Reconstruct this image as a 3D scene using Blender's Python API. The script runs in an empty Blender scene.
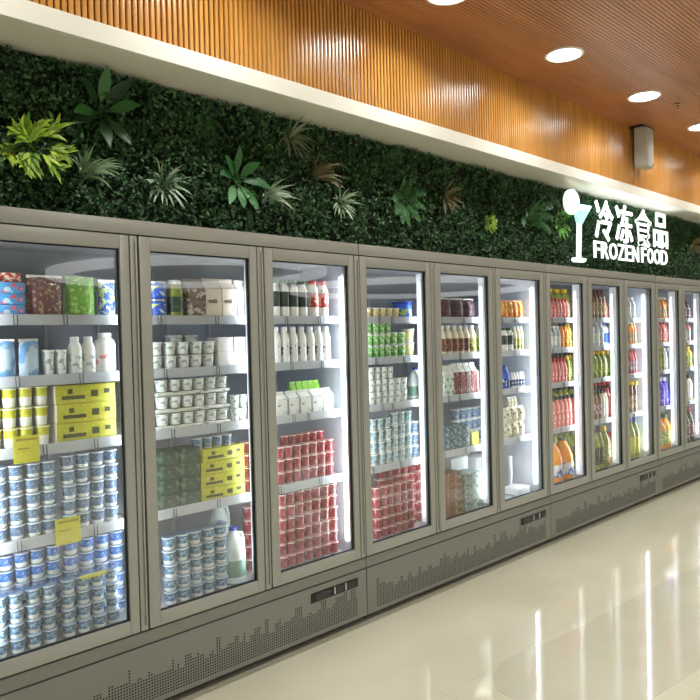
import bpy, bmesh, math, random
from mathutils import Vector, Matrix
random.seed(7)
PI = math.pi
scn = bpy.context.scene
COL = scn.collection

# ------------------------------------------------------------------ camera
CAMY, CAMZ = -2.7274, 1.5585
YAW, PITCH, ROLL, FPX = 0.80272, -0.01601, -0.02542, 700.0
Fw = Vector((math.cos(YAW)*math.cos(PITCH), math.sin(YAW)*math.cos(PITCH), math.sin(PITCH)))
Rt = Fw.cross(Vector((0, 0, 1))).normalized(); Up = Rt.cross(Fw)
R2 = math.cos(ROLL)*Rt + math.sin(ROLL)*Up
U2 = -math.sin(ROLL)*Rt + math.cos(ROLL)*Up
cam = bpy.data.objects.new('camera', bpy.data.cameras.new('camera'))
COL.objects.link(cam)
cam.matrix_world = Matrix(((R2.x, U2.x, -Fw.x, 0), (R2.y, U2.y, -Fw.y, CAMY), (R2.z, U2.z, -Fw.z, CAMZ), (0, 0, 0, 1)))
cam.data.sensor_width = 36; cam.data.lens = 36*FPX/700; cam.data.clip_start = .05
scn.camera = cam

def on_y(u, v, y):
    """place on the vertical plane at depth y that the photo shows at (u, v)"""
    d = Fw*FPX + R2*(u-350) - U2*(v-350)
    t = (y-CAMY)/d.y
    return Vector((0, CAMY, CAMZ)) + d*t
def on_z(u, v, z):
    d = Fw*FPX + R2*(u-350) - U2*(v-350)
    t = (z-CAMZ)/d.z
    return Vector((0, CAMY, CAMZ)) + d*t

# --------------------------------------------------------------- materials
def srgb(r, g, b):
    f = lambda c: (c/255/12.92) if c/255 <= .04045 else ((c/255+.055)/1.055)**2.4
    return (f(r), f(g), f(b), 1)
def newmat(name):
    m = bpy.data.materials.new(name); m.use_nodes = True
    nt = m.node_tree
    return m, nt, nt.nodes['Principled BSDF'], nt.nodes['Material Output']
def plain(name, col, rough=.5, metal=0, coat=0, emit=None, es=0, trans=0, sub=0):
    m, nt, b, o = newmat(name)
    b.inputs['Base Color'].default_value = col
    b.inputs['Roughness'].default_value = rough
    b.inputs['Metallic'].default_value = metal
    b.inputs['Coat Weight'].default_value = coat
    if trans: b.inputs['Transmission Weight'].default_value = trans
    if emit:
        b.inputs['Emission Color'].default_value = emit
        b.inputs['Emission Strength'].default_value = es
    return m
def printed(name, base, c2, c3=None, scale=30, cut=.5, rough=.4, stretch=(1, 1, 1)):
    """packaging print: blotches of other inks over a base ink"""
    m, nt, b, o = newmat(name)
    tc = nt.nodes.new('ShaderNodeTexCoord'); mp = nt.nodes.new('ShaderNodeMapping')
    mp.inputs['Scale'].default_value = stretch
    nt.links.new(tc.outputs['Object'], mp.inputs['Vector'])
    prev = None
    col = base
    for k, c in enumerate([c2, c3]):
        if c is None: continue
        n = nt.nodes.new('ShaderNodeTexNoise'); n.inputs['Scale'].default_value = scale*(1+.7*k)
        n.inputs['Detail'].default_value = 3
        nt.links.new(mp.outputs[0], n.inputs['Vector'])
        r = nt.nodes.new('ShaderNodeValToRGB'); r.color_ramp.elements[0].position = cut+.05*k
        r.color_ramp.elements[1].position = cut+.05*k+.04
        nt.links.new(n.outputs['Fac'], r.inputs['Fac'])
        mx = nt.nodes.new('ShaderNodeMix'); mx.data_type = 'RGBA'
        nt.links.new(r.outputs['Color'], mx.inputs['Factor'])
        if prev: nt.links.new(prev, mx.inputs['A'])
        else: mx.inputs['A'].default_value = base
        mx.inputs['B'].default_value = c
        prev = mx.outputs['Result']
    nt.links.new(prev, b.inputs['Base Color'])
    b.inputs['Roughness'].default_value = rough
    return m
def glassmat(name, tint=(1, 1, 1, 1), k=1.0, rough=0.0):
    m, nt, b, o = newmat(name); nt.nodes.remove(b)
    t = nt.nodes.new('ShaderNodeBsdfTransparent'); t.inputs[0].default_value = tint
    g = nt.nodes.new('ShaderNodeBsdfGlossy'); g.inputs['Roughness'].default_value = rough
    f = nt.nodes.new('ShaderNodeLayerWeight'); f.inputs['Blend'].default_value = .5
    pw = nt.nodes.new('ShaderNodeMath'); pw.operation = 'POWER'; pw.inputs[1].default_value = 4.5
    nt.links.new(f.outputs['Facing'], pw.inputs[0])
    mu = nt.nodes.new('ShaderNodeMath'); mu.operation = 'MULTIPLY_ADD'; mu.inputs[1].default_value = .9; mu.inputs[2].default_value = .04*k; mu.use_clamp = True
    mx = nt.nodes.new('ShaderNodeMixShader')
    nt.links.new(pw.outputs[0], mu.inputs[0]); nt.links.new(mu.outputs[0], mx.inputs[0])
    nt.links.new(t.outputs[0], mx.inputs[1]); nt.links.new(g.outputs[0], mx.inputs[2])
    nt.links.new(mx.outputs[0], o.inputs[0])
    return m

def brushed(name, col, rough=.38, metal=.35):
    m, nt, b, o = newmat(name)
    tc = nt.nodes.new('ShaderNodeTexCoord'); mp = nt.nodes.new('ShaderNodeMapping')
    mp.inputs['Scale'].default_value = (3, 60, 60)
    n = nt.nodes.new('ShaderNodeTexNoise'); n.inputs['Scale'].default_value = 8
    nt.links.new(tc.outputs['Object'], mp.inputs[0]); nt.links.new(mp.outputs[0], n.inputs['Vector'])
    mr = nt.nodes.new('ShaderNodeMapRange'); mr.inputs['To Min'].default_value = rough-.06; mr.inputs['To Max'].default_value = rough+.08
    nt.links.new(n.outputs['Fac'], mr.inputs['Value']); nt.links.new(mr.outputs[0], b.inputs['Roughness'])
    b.inputs['Base Color'].default_value = col; b.inputs['Metallic'].default_value = metal
    return m

def woodmat(name, ca, cb, grain=(1, 1, .08), rough=.3, scale=14, coat=.3):
    m, nt, b, o = newmat(name)
    tc = nt.nodes.new('ShaderNodeTexCoord'); mp = nt.nodes.new('ShaderNodeMapping')
    mp.inputs['Scale'].default_value = grain
    n = nt.nodes.new('ShaderNodeTexNoise'); n.inputs['Scale'].default_value = scale; n.inputs['Detail'].default_value = 5
    n2 = nt.nodes.new('ShaderNodeTexNoise'); n2.inputs['Scale'].default_value = .9
    r = nt.nodes.new('ShaderNodeValToRGB')
    r.color_ramp.elements[0].position = .3; r.color_ramp.elements[0].color = ca
    r.color_ramp.elements[1].position = .7; r.color_ramp.elements[1].color = cb
    ad = nt.nodes.new('ShaderNodeMath'); ad.operation = 'MULTIPLY_ADD'; ad.inputs[1].default_value = .55; ad.inputs[2].default_value = 0
    ad2 = nt.nodes.new('ShaderNodeMath'); ad2.operation = 'MULTIPLY_ADD'; ad2.inputs[1].default_value = .45
    nt.links.new(tc.outputs['Object'], mp.inputs[0]); nt.links.new(mp.outputs[0], n.inputs['Vector'])
    nt.links.new(tc.outputs['Object'], n2.inputs['Vector'])
    nt.links.new(n.outputs['Fac'], ad.inputs[0]); nt.links.new(n2.outputs['Fac'], ad2.inputs[0]); nt.links.new(ad.outputs[0], ad2.inputs[2])
    nt.links.new(ad2.outputs[0], r.inputs['Fac']); nt.links.new(r.outputs['Color'], b.inputs['Base Color'])
    b.inputs['Roughness'].default_value = rough; b.inputs['Coat Weight'].default_value = coat; b.inputs['Coat Roughness'].default_value = .25
    return m

def leafmat(name, cols, rough=.45, spec=.4):
    """one colour per leaf"""
    m, nt, b, o = newmat(name)
    g = nt.nodes.new('ShaderNodeNewGeometry'); r = nt.nodes.new('ShaderNodeValToRGB')
    cr = r.color_ramp
    while len(cr.elements) < len(cols): cr.elements.new(.5)
    for i, c in enumerate(cols):
        cr.elements[i].position = i/(len(cols)-1); cr.elements[i].color = c
    nt.links.new(g.outputs['Random Per Island'], r.inputs['Fac'])
    nt.links.new(r.outputs['Color'], b.inputs['Base Color'])
    b.inputs['Roughness'].default_value = rough; b.inputs['Specular IOR Level'].default_value = spec
    return m

S = srgb
MT = {
 'frame': brushed('freezer_frame_metal', S(158, 160, 154), .38, .25),
 'panel': brushed('freezer_panel_metal', S(130, 131, 126), .34, .4),
 'liner': plain('freezer_liner', S(186, 190, 200), .45),
 'linerback': plain('freezer_back_liner', S(160, 165, 176), .5),
 'gasket': plain('rubber_gasket', S(22, 23, 26), .6),
 'black': plain('black_plastic', S(14, 14, 16), .3),
 'hole': plain('vent_hole', S(30, 28, 26), .8),
 'glass': glassmat('door_glass', (.97, .985, .98, 1), 1.9),
 'rail': plain('price_rail_plastic', S(184, 188, 194), .3),
 'clip': plain('tag_clip', S(60, 62, 66), .4),
 'shelf': plain('shelf_metal', S(205, 208, 214), .4),
 'tag': printed('yellow_tag_paper', S(212, 210, 56), S(196, 192, 50), None, 60, .6),
 'whiteplas': plain('white_plastic', S(240, 240, 236), .35),
 'ledmid': plain('led_diffuser', S(240, 244, 250), .4, emit=(.9, .95, 1, 1), es=.32),
 'ledend': plain('led_tube', S(240, 244, 250), .4, emit=(.93, .96, 1, 1), es=5),
 'lcd': plain('display_window', S(40, 46, 50), .15),
 'switch': plain('switch_face', S(150, 60, 50), .4),
 'fascia': plain('white_fascia_paint', S(236, 234, 226), .5),
 'soffit': plain('soffit_paint', S(236, 232, 218), .3),
 'wallp': plain('far_wall_paint', S(200, 198, 190), .6),
 'lamp': plain('downlight_diffuser', (1, 1, 1, 1), .4, emit=(1, .98, .93, 1), es=12),
 'lamprim': plain('downlight_rim', S(238, 236, 230), .4),
 'spk': plain('speaker_grey', S(176, 174, 166), .4),
 'spkd': plain('speaker_dark', S(48, 46, 44), .5),
 'signw': plain('sign_acrylic', (1, 1, 1, 1), .3, emit=(.92, 1, 1, 1), es=1.15),
 'signc': plain('sign_aqua_acrylic', S(170, 240, 235), .3, emit=(.5, 1, .95, 1), es=.8),
 'signl': plain('sign_lemon_acrylic', S(250, 250, 235), .3, emit=(1, 1, .84, 1), es=1.0),
 'signside': plain('sign_side', S(60, 80, 80), .4),
 'chrome': plain('chrome', S(200, 200, 200), .15, metal=1),
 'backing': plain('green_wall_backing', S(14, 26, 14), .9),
}

# ----------------------------------------------------------- mesh builders
def nb(): return bmesh.new()
def setm(faces, mi):
    for f in faces: f.material_index = mi
def box(bm, x0, x1, y0, y1, z0, z1, mi=0, bev=0):
    r = bmesh.ops.create_cube(bm, size=1)
    vs = r['verts']
    bmesh.ops.scale(bm, vec=(abs(x1-x0), abs(y1-y0), abs(z1-z0)), verts=vs)
    bmesh.ops.translate(bm, vec=((x0+x1)/2, (y0+y1)/2, (z0+z1)/2), verts=vs)
    fs = list({f for v in vs for f in v.link_faces})
    setm(fs, mi)
    if bev:
        es = list({e for v in vs for e in v.link_edges})
        q = bmesh.ops.bevel(bm, geom=es, offset=bev, segments=2, profile=.6, affect='EDGES')
        setm(q['faces'], mi)
    return vs
def lathe(bm, prof, seg=18, cx=0, cy=0, z=0, sx=1, sy=1):
    """prof: (r, z, material of the band above this point)"""
    rings = []
    for (r, h, mi) in prof:
        rings.append([bm.verts.new((cx+sx*r*math.cos(2*PI*k/seg), cy+sy*r*math.sin(2*PI*k/seg), z+h)) for k in range(seg)])
    for a in range(len(prof)-1):
        for k in range(seg):
            f = bm.faces.new((rings[a][k], rings[a][(k+1) % seg], rings[a+1][(k+1) % seg], rings[a+1][k]))
            f.material_index = prof[a][2]
    f = bm.faces.new(list(reversed(rings[0]))); f.material_index = prof[0][2]
    f = bm.faces.new(rings[-1]); f.material_index = prof[-1][2]
def poly_prism(bm, pts, y0, y1, mi=0):
    """outline in x,z, thickness y0..y1"""
    a = [bm.verts.new((x, y0, z)) for x, z in pts]; b = [bm.verts.new((x, y1, z)) for x, z in pts]
    n = len(pts)
    fs = [bm.faces.new(a), bm.faces.new(list(reversed(b)))]
    for k in range(n): fs.append(bm.faces.new((a[k], b[k], b[(k+1) % n], a[(k+1) % n])))
    setm(fs, mi)
def tube(bm, pts, r, mi=0, seg=8):
    pts = [Vector(p) for p in pts]; rings = []
    for i, p in enumerate(pts):
        d = (pts[min(i+1, len(pts)-1)]-pts[max(i-1, 0)]).normalized()
        a = d.cross(Vector((0, 0, 1)) if abs(d.z) < .9 else Vector((1, 0, 0))).normalized(); b = d.cross(a)
        rings.append([bm.verts.new(p+r*(math.cos(2*PI*k/seg)*a+math.sin(2*PI*k/seg)*b)) for k in range(seg)])
    fs = []
    for i in range(len(pts)-1):
        for k in range(seg): fs.append(bm.faces.new((rings[i][k], rings[i][(k+1) % seg], rings[i+1][(k+1) % seg], rings[i+1][k])))
    fs.append(bm.faces.new(rings[0])); fs.append(bm.faces.new(list(reversed(rings[-1]))))
    setm(fs, mi)
def obj(name, bm, mats, parent=None, smooth=35, recalc=True):
    if recalc: bmesh.ops.recalc_face_normals(bm, faces=bm.faces)
    me = bpy.data.meshes.new(name); bm.to_mesh(me); bm.free()
    for m in (mats if isinstance(mats, (list, tuple)) else [mats]): me.materials.append(m)
    if smooth:
        me.polygons.foreach_set('use_smooth', [True]*len(me.polygons))
        me.set_sharp_from_angle(angle=math.radians(smooth))
    o = bpy.data.objects.new(name, me); COL.objects.link(o)
    if parent: o.parent = parent
    return o
def tag(o, label=None, cat=None, group=None, kind=None):
    if label: o['label'] = label
    if cat: o['category'] = cat
    if group: o['group'] = group
    if kind: o['kind'] = kind
    return o
def empty(name, loc=(0, 0, 0)):
    o = bpy.data.objects.new(name, None); COL.objects.link(o); o.location = loc
    o.empty_display_size = .05
    return o
def struct(name, bm, m, smooth=None):
    return tag(obj(name, bm, m, None, smooth), kind='structure')
def copy_tree(o, parent=None):
    c = o.copy(); COL.objects.link(c); c.parent = parent
    for ch in list(o.children):
        if ch.name in COL.objects: copy_tree(ch, c)
    return c
def tri_text(body, size, extrude, bold=0.0):
    cu = bpy.data.curves.new('text', 'FONT'); cu.body = body; cu.size = size
    cu.extrude = extrude; cu.offset = bold; cu.resolution_u = 3
    t = bpy.data.objects.new('text', cu); COL.objects.link(t)
    bpy.context.view_layer.update()
    dg = bpy.context.evaluated_depsgraph_get()
    me = bpy.data.meshes.new_from_object(t.evaluated_get(dg))
    COL.objects.unlink(t); bpy.data.objects.remove(t); bpy.data.curves.remove(cu)
    return me

# ------------------------------------------------------------------- room
W = .65                        # door pitch
J1 = 2.7065                    # right end of the first freezer
MODX = [J1-3*W, J1, J1+3*W, J1+6*W]
H_TOP, H_GAP, H_DB, H_SEAM = 2.076, 2.0156, .358, .293
CEIL = 3.385
SOF = 2.785; FAS = 2.862
GWY = .30                      # green wall plane
XL, XR, YB = -3.0, 27.0, -24.0

def floor_material(name, ca, cb):
    m, nt, b, o = newmat(name)
    tc = nt.nodes.new('ShaderNodeTexCoord')
    n = nt.nodes.new('ShaderNodeTexNoise'); n.inputs['Scale'].default_value = 1.3; n.inputs['Detail'].default_value = 6
    nt.links.new(tc.outputs['Object'], n.inputs['Vector'])
    r = nt.nodes.new('ShaderNodeValToRGB')
    r.color_ramp.elements[0].position = .35; r.color_ramp.elements[0].color = ca
    r.color_ramp.elements[1].position = .65; r.color_ramp.elements[1].color = cb
    nt.links.new(n.outputs['Fac'], r.inputs['Fac'])
    br = nt.nodes.new('ShaderNodeTexBrick'); br.offset = 0; br.inputs['Scale'].default_value = 1
    br.inputs['Brick Width'].default_value = .8; br.inputs['Row Height'].default_value = .8
    br.inputs['Mortar Size'].default_value = .0016; br.inputs['Mortar Smooth'].default_value = .3
    br.inputs['Mortar'].default_value = (.82, .82, .82, 1)
    br.inputs['Color1'].default_value = (1, 1, 1, 1); br.inputs['Color2'].default_value = (.985, .985, .985, 1)
    nt.links.new(tc.outputs['Object'], br.inputs['Vector'])
    mx = nt.nodes.new('ShaderNodeMix'); mx.data_type = 'RGBA'; mx.blend_type = 'MULTIPLY'; mx.inputs['Factor'].default_value = 1
    nt.links.new(r.outputs['Color'], mx.inputs['A']); nt.links.new(br.outputs['Color'], mx.inputs['B'])
    nt.links.new(mx.outputs['Result'], b.inputs['Base Color'])
    b.inputs['Roughness'].default_value = .06
    b.inputs['IOR'].default_value = 1.5
    return m
bm = nb(); box(bm, XL, XR, YB, 1.2, -.1, -.02)
struct('floor', bm, floor_material('polished_cream_tile', S(198, 195, 173), S(210, 207, 187)))
# greyer band on the floor with a rounded end
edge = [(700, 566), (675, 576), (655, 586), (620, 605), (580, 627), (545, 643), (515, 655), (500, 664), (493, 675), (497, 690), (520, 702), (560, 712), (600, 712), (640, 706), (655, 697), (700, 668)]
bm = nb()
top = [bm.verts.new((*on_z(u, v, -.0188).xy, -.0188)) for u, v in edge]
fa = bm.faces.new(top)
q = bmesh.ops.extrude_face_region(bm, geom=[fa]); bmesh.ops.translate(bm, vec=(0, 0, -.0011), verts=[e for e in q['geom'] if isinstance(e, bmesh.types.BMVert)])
struct('trim_1', bm, floor_material('polished_grey_band', S(187, 185, 166), S(198, 196, 178)))

bm = nb(); box(bm, XL, XR, .9, 1.1, -.02, CEIL); struct('wall_rear', bm, MT['wallp'])
bm = nb(); box(bm, XL-.1, XL, YB, 1.1, -.02, CEIL); struct('wall_left', bm, MT['wallp'])
bm = nb(); box(bm, XR, XR+.1, YB, 1.1, -.02, CEIL); struct('wall_right', bm, MT['wallp'])
bm = nb(); box(bm, XL, XR, YB-.1, YB, -.02, CEIL); struct('wall_front', bm, MT['wallp'])
# bulkhead above the freezers: underside, white fascia, wood-slatted face
bm = nb(); box(bm, XL, XR, .03, .9, SOF, SOF+.03); struct('trim_2', bm, MT['soffit'])
bm = nb(); box(bm, XL, XR, 0, .03, SOF-.004, FAS, bev=.002); struct('trim_3', bm, MT['fascia'])
bm = nb()
pitch = .0272; x = XL
while x < 15:
    # each slat: rounded face, groove between
    w = pitch*.70; prof = [(0, .052), (0, .022), (.0025, .0185), (w/2, .018), (w-.0025, .0185), (w, .022), (w, .052)]
    a = [bm.verts.new((x+px, py, FAS)) for px, py in prof]; b = [bm.verts.new((x+px, py, CEIL)) for px, py in prof]
    for k in range(len(prof)-1): bm.faces.new((a[k], a[k+1], b[k+1], b[k]))
    x += pitch
box(bm, XL, XR, .05, .2, FAS-.03, CEIL, 1); box(bm, 15.01, XR, .02, .05, FAS, CEIL, 0)
slat = woodmat('oak_slats', S(172, 116, 50), S(220, 162, 84), (1, 1, .1), .24, 16)
struct('wall_bulkhead', bm, [slat, plain('slat_groove', S(50, 28, 14), .8)], smooth=None)
# ceiling: wooden boards with fine grooves parallel to the wall
bm = nb()
ycur = .2; gp = .024
while ycur > -4.2:
    box(bm, XL, XR, ycur-gp*.86, ycur, CEIL, CEIL+.012, 0); ycur -= gp
box(bm, XL, XR, -6.5, ycur, CEIL, CEIL+.012, 0)
box(bm, XL, XR, YB, -6.5, CEIL, CEIL+.012, 2)
box(bm, XL, XR, YB, 1.1, CEIL+.012, CEIL+.1, 1)
m_ceil = woodmat('ceiling_wood', S(150, 96, 58), S(190, 126, 80), (.12, 1, 1), .42, 12, .1)
struct('ceiling', bm, [m_ceil, plain('ceiling_groove', S(70, 42, 26), .8), plain('far_ceiling_paint', S(205, 205, 206), .6)])
# glowing oval rings added to the unseen ceiling for pale arcs in the glass
for i, (cx, cy_, ax, ay) in enumerate(((9.6, -13.0, 3.4, 3.6), (19.5, -14.0, 4.6, 4.4))):
    bm = nb(); seg = 64; rr = []
    for (k, z) in ((1.0, 0), (1.0, -.16), (.86, -.16), (.86, 0)):
        rr.append([bm.verts.new((cx+ax*k*math.cos(2*PI*q/seg), cy_+ay*k*math.sin(2*PI*q/seg), CEIL+z)) for q in range(seg)])
    for a in range(4):
        for q in range(seg): bm.faces.new((rr[a][q], rr[a][(q+1) % seg], rr[(a+1) % 4][(q+1) % seg], rr[(a+1) % 4][q]))
    struct('trim_%d' % (i+4), bm, plain('added_glow_ring', S(240, 240, 240), .5, emit=(1, 1, 1, 1), es=1.6))

# ------------------------------------------------------------- downlights
def make_downlight():
    t = empty('ceiling_downlight')
    bm = nb()
    pr = [(.125, 0, 0), (.125, .008, 0), (.108, .010, 0), (.108, .002, 0)]
    seg = 32; rings = [[bm.verts.new((r*math.cos(2*PI*k/seg), r*math.sin(2*PI*k/seg), -z)) for k in range(seg)] for r, z, _ in pr]
    for a in range(4):
        for k in range(seg):
            bm.faces.new((rings[a][k], rings[a][(k+1) % seg], rings[(a+1) % 4][(k+1) % seg], rings[(a+1) % 4][k]))
    obj('rim', bm, MT['lamprim'], t)
    bm = nb(); lathe(bm, [(.107, -.006, 0), (.107, -.0005, 0)], 32); obj('diffuser', bm, MT['lamp'], t)
    return t
def lamp_at(x, y, power, spread=math.radians(150), size=.2, tint=(.98, 1, .95)):
    l = bpy.data.lights.new('downlight_lamp', 'AREA'); l.shape = 'DISK'; l.size = size; l.energy = power
    l.color = tint; l.spread = spread
    o = bpy.data.objects.new('downlight_lamp', l); COL.objects.link(o); o.location = (x, y, CEIL-.012)
dl = make_downlight(); first = True
row1 = [3.02-1.225*k for k in (2, 1)] + [3.02+1.225*k for k in range(0, 8)]
ordn = ['first', 'second', 'third', 'fourth', 'fifth', 'sixth', 'seventh', 'eighth', 'ninth', 'tenth', 'eleventh', 'twelfth']
for i, x in enumerate(row1):
    o = dl if first else copy_tree(dl); first = False
    o.location = (x, -.42, CEIL)
    vis = i-2
    if vis >= 0 and vis < 5:
        lab = ['round recessed ceiling light cut by the top edge of the photo', 'round recessed ceiling light, largest whole one in the ceiling', 'round recessed ceiling light just above and left of the grey speaker', 'round recessed ceiling light at the right edge of the photo', 'round recessed ceiling light next beyond the right edge along the slatted wall'][vis]
    elif i < 2: lab = 'round recessed ceiling light along the slatted wall, %s behind the photographer' % ['farther', 'nearer'][i]
    else: lab = 'round recessed ceiling light by the slatted wall, %s from the far end' % ordn[9-i]
    tag(o, lab, 'ceiling light', 'downlights along the slatted wall')
    lamp_at(x, -.42, 7.5)
n = 0
for jy, y in enumerate((-3.0, -5.6, -9.0, -18.0)):  # unseen ceiling lights added to light the room and mirror in the glass
    for ix, x in enumerate((-1, 2, 5, 8, 11, 14.5)):
        o = copy_tree(dl); o.location = (x, y, CEIL)
        tag(o, 'added round ceiling light over the unseen shop floor, %s row out, %s along' % (ordn[jy], ordn[ix]), 'ceiling light', 'added downlights over the unseen shop floor')
        lamp_at(x, y, 40, size=.3)

# sprinkler
p = on_z(678, 104, CEIL); t = empty('fire_sprinkler', (p.x, p.y, CEIL))
tag(t, 'small chrome sprinkler head on the wooden ceiling right of the speaker', 'sprinkler')
bm = nb(); lathe(bm, [(.028, -.006, 0), (.022, 0, 0)], 16); obj('escutcheon', bm, MT['chrome'], t)
bm = nb(); lathe(bm, [(.006, -.045, 0), (.009, -.02, 0), (.009, -.004, 0)], 10); lathe(bm, [(.018, -.05, 0), (.018, -.046, 0)], 14); obj('sprinkler_head', bm, MT['chrome'], t)

# wall speaker
t = empty('wall_speaker', (6.30, .018, 3.02)); tag(t, 'tall grey box speaker with dark bracket mounted on the slatted wood wall', 'speaker')
bm = nb()
out = [(-.115, -.0), (-.115, -.03), (-.07, -.10), (.07, -.10), (.115, -.03), (.115, 0)]
a = [bm.verts.new((x, y-.035, 0)) for x, y in out]; b = [bm.verts.new((x, y-.035, .345)) for x, y in out]
bm.faces.new(a); bm.faces.new(b)
for k in range(6): bm.faces.new((a[k], a[(k+1) % 6], b[(k+1) % 6], b[k]))
bmesh.ops.bevel(bm, geom=bm.edges[:], offset=.006, segments=2, affect='EDGES'); obj('cabinet', bm, MT['spk'], t)
bm = nb(); box(bm, -.055, .055, -.1365, -.134, .04, .315, bev=.001); obj('grille', bm, plain('speaker_grille_cloth', S(168, 166, 158), .7), t)
bm = nb(); box(bm, -.12, .12, -.12, 0, .345, .362, bev=.004); box(bm, -.03, .03, -.036, 0, .05, .3); obj('bracket', bm, MT['spkd'], t)
bm = nb(); lathe(bm, [(.012, -.004, 0), (.012, 0, 0)], 14); 
bmesh.ops.rotate(bm, matrix=Matrix.Rotation(PI/2, 3, 'X'), verts=bm.verts); bmesh.ops.translate(bm, vec=(.045, -.137, .022), verts=bm.verts); obj('badge', bm, MT['spkd'], t)

# --------------------------------------------------------------- freezers
SH = [.375, .805, 1.165, 1.44, 1.68]      # deck and shelf tops
GX0, GX1 = .055, .082                     # frame widths, left and right of the pane
def skyline(n, rnd):
    hs = []; h = 6
    while len(hs) < n:
        h = rnd.choice([7, 8, 8, 9, 9, 10, 11, 13]); hs += [h]*rnd.choice([1, 1, 2, 2, 3])
    return hs[:n]
def make_freezer(x0, idx):
    t = empty('display_freezer', (x0, 0, 0)); L = 3*W
    g = .0025
    bm = nb()   # outer shell: sides, back, top, plinth
    box(bm, g, .03, .045, .80, .06, H_TOP); box(bm, L-.03, L-g, .045, .80, .06, H_TOP)
    box(bm, .03, L-.03, .74, .80, .06, H_TOP-.001); box(bm, .03, L-.03, .05, .74, 2.0, H_TOP-.001)
    box(bm, .03, L-.03, .05, .74, .06, .30)
    obj('body', bm, MT['panel'], t)
    bm = nb(); box(bm, .0305, L-.0305, .69, .738, .31, 1.99); obj('back_panel', bm, MT['linerback'], t)
    bm = nb(); box(bm, .031, L-.031, .06, .69, 1.975, 1.999)
    box(bm, .031, .034, .06, .69, .31, 1.975); box(bm, L-.034, L-.031, .06, .69, .31, 1.975)
    obj('inner_lining', bm, MT['liner'], t)
    # curved air outlet hood under the lining
    bm = nb(); pr = [(.42, 1.974), (.45, 1.93), (.52, 1.87), (.60, 1.845), (.689, 1.84), (.689, 1.974)]
    a = [bm.verts.new((.036, y, z)) for y, z in pr]; b = [bm.verts.new((L-.036, y, z)) for y, z in pr]
    bm.faces.new(a); bm.faces.new(b)
    for k in range(len(pr)): bm.faces.new((a[k], a[(k+1) % len(pr)], b[(k+1) % len(pr)], b[k]))
    obj('air_hood', bm, plain('hood_grey', S(150, 153, 160), .45), t)
    bm = nb(); box(bm, g, L-g, -.012, .045, H_GAP, H_TOP, bev=.003); obj('header', bm, MT['frame'], t)
    bm = nb(); box(bm, g, L-g, .022, .044, H_SEAM+.001, H_GAP-.0005)
    bmf = bm   # dark gasket plane ring only around the openings
    bm.free(); bm = nb()
    box(bm, .004, L-.004, .026, .045, H_GAP-.05, H_GAP-.001); box(bm, .004, L-.004, .026, .045, H_DB-.002, H_DB+.045)
    for k in range(4):
        c = k*W; a0 = max(c-.04, .004); a1 = min(c+.04, L-.004)
        box(bm, a0, a1, .026, .045, H_DB+.045, H_GAP-.05)
    obj('gasket', bm, MT['gasket'], t)
    bm = nb(); box(bm, g, L-g, -.010, .05, H_SEAM+.004, H_DB-.008, bev=.003); obj('sill', bm, MT['panel'], t)
    bm = nb(); box(bm, g, L-g, -.012, .06, .035, H_SEAM-.002, bev=.003); obj('kick_panel', bm, MT['panel'], t)
    # perforated vent pattern with a stepped top edge
    bm = nb(); rnd = random.Random(11+idx); n = int((L-.14)/.0125); hs = skyline(n, rnd)
    for i in range(n):
        for k in range(hs[i]):
            cx = .08+i*.0125; cz = .062+k*.0125
            if cx > L-.42 and cz > .20: continue
            r = .0044
            vs = [bm.verts.new((cx+r*math.cos(2*PI*q/6), -.0124, cz+r*math.sin(2*PI*q/6))) for q in range(6)]
            vb = [bm.verts.new((v.co.x, -.0115, v.co.z)) for v in vs]
            bm.faces.new(vs)
            for q in range(6): bm.faces.new((vs[q], vb[q], vb[(q+1) % 6], vs[(q+1) % 6]))
    obj('vent_holes', bm, MT['hole'], t, smooth=None)
    bm = nb(); box(bm, L-.405, L-.07, -.016, -.0118, .212, .262, bev=.002); cp = obj('control_panel', bm, MT['black'], t)
    bm = nb(); box(bm, L-.375, L-.27, -.0175, -.0162, .221, .253); obj('display', bm, MT['lcd'], cp)
    for xx in (L-.235, L-.155):
        bm = nb(); box(bm, xx, xx+.05, -.0195, -.0162, .221, .253, bev=.002); obj('switch', bm, MT['spkd'], cp)
        bm = nb(); box(bm, xx-.012, xx-.004, -.0185, -.0162, .219, .256); obj('switch_bezel', bm, MT['rail'], cp)
    bm = nb(); box(bm, .02, L-.02, .03, .62, .002, .0345); obj('base_gap_shade', bm, MT['black'], t)  # black block filling the gap under the kick panel, standing in for its shade
    for xx in (.12, L-.12):
        for yy in (.1, .66):
            bm = nb(); lathe(bm, [(.025, -.02, 0), (.025, -.008, 0), (.012, -.005, 0), (.012, .06, 0)], 12, xx, yy); obj('foot', bm, MT['black'], t)
    # deck and shelves, one of each per door bay
    bm = nb(); box(bm, .036, L-.036, .07, .685, .30, SH[0]-.004); box(bm, .036, L-.036, .062, .07, .335, SH[0]); obj('deck', bm, MT['shelf'], t)
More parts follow.
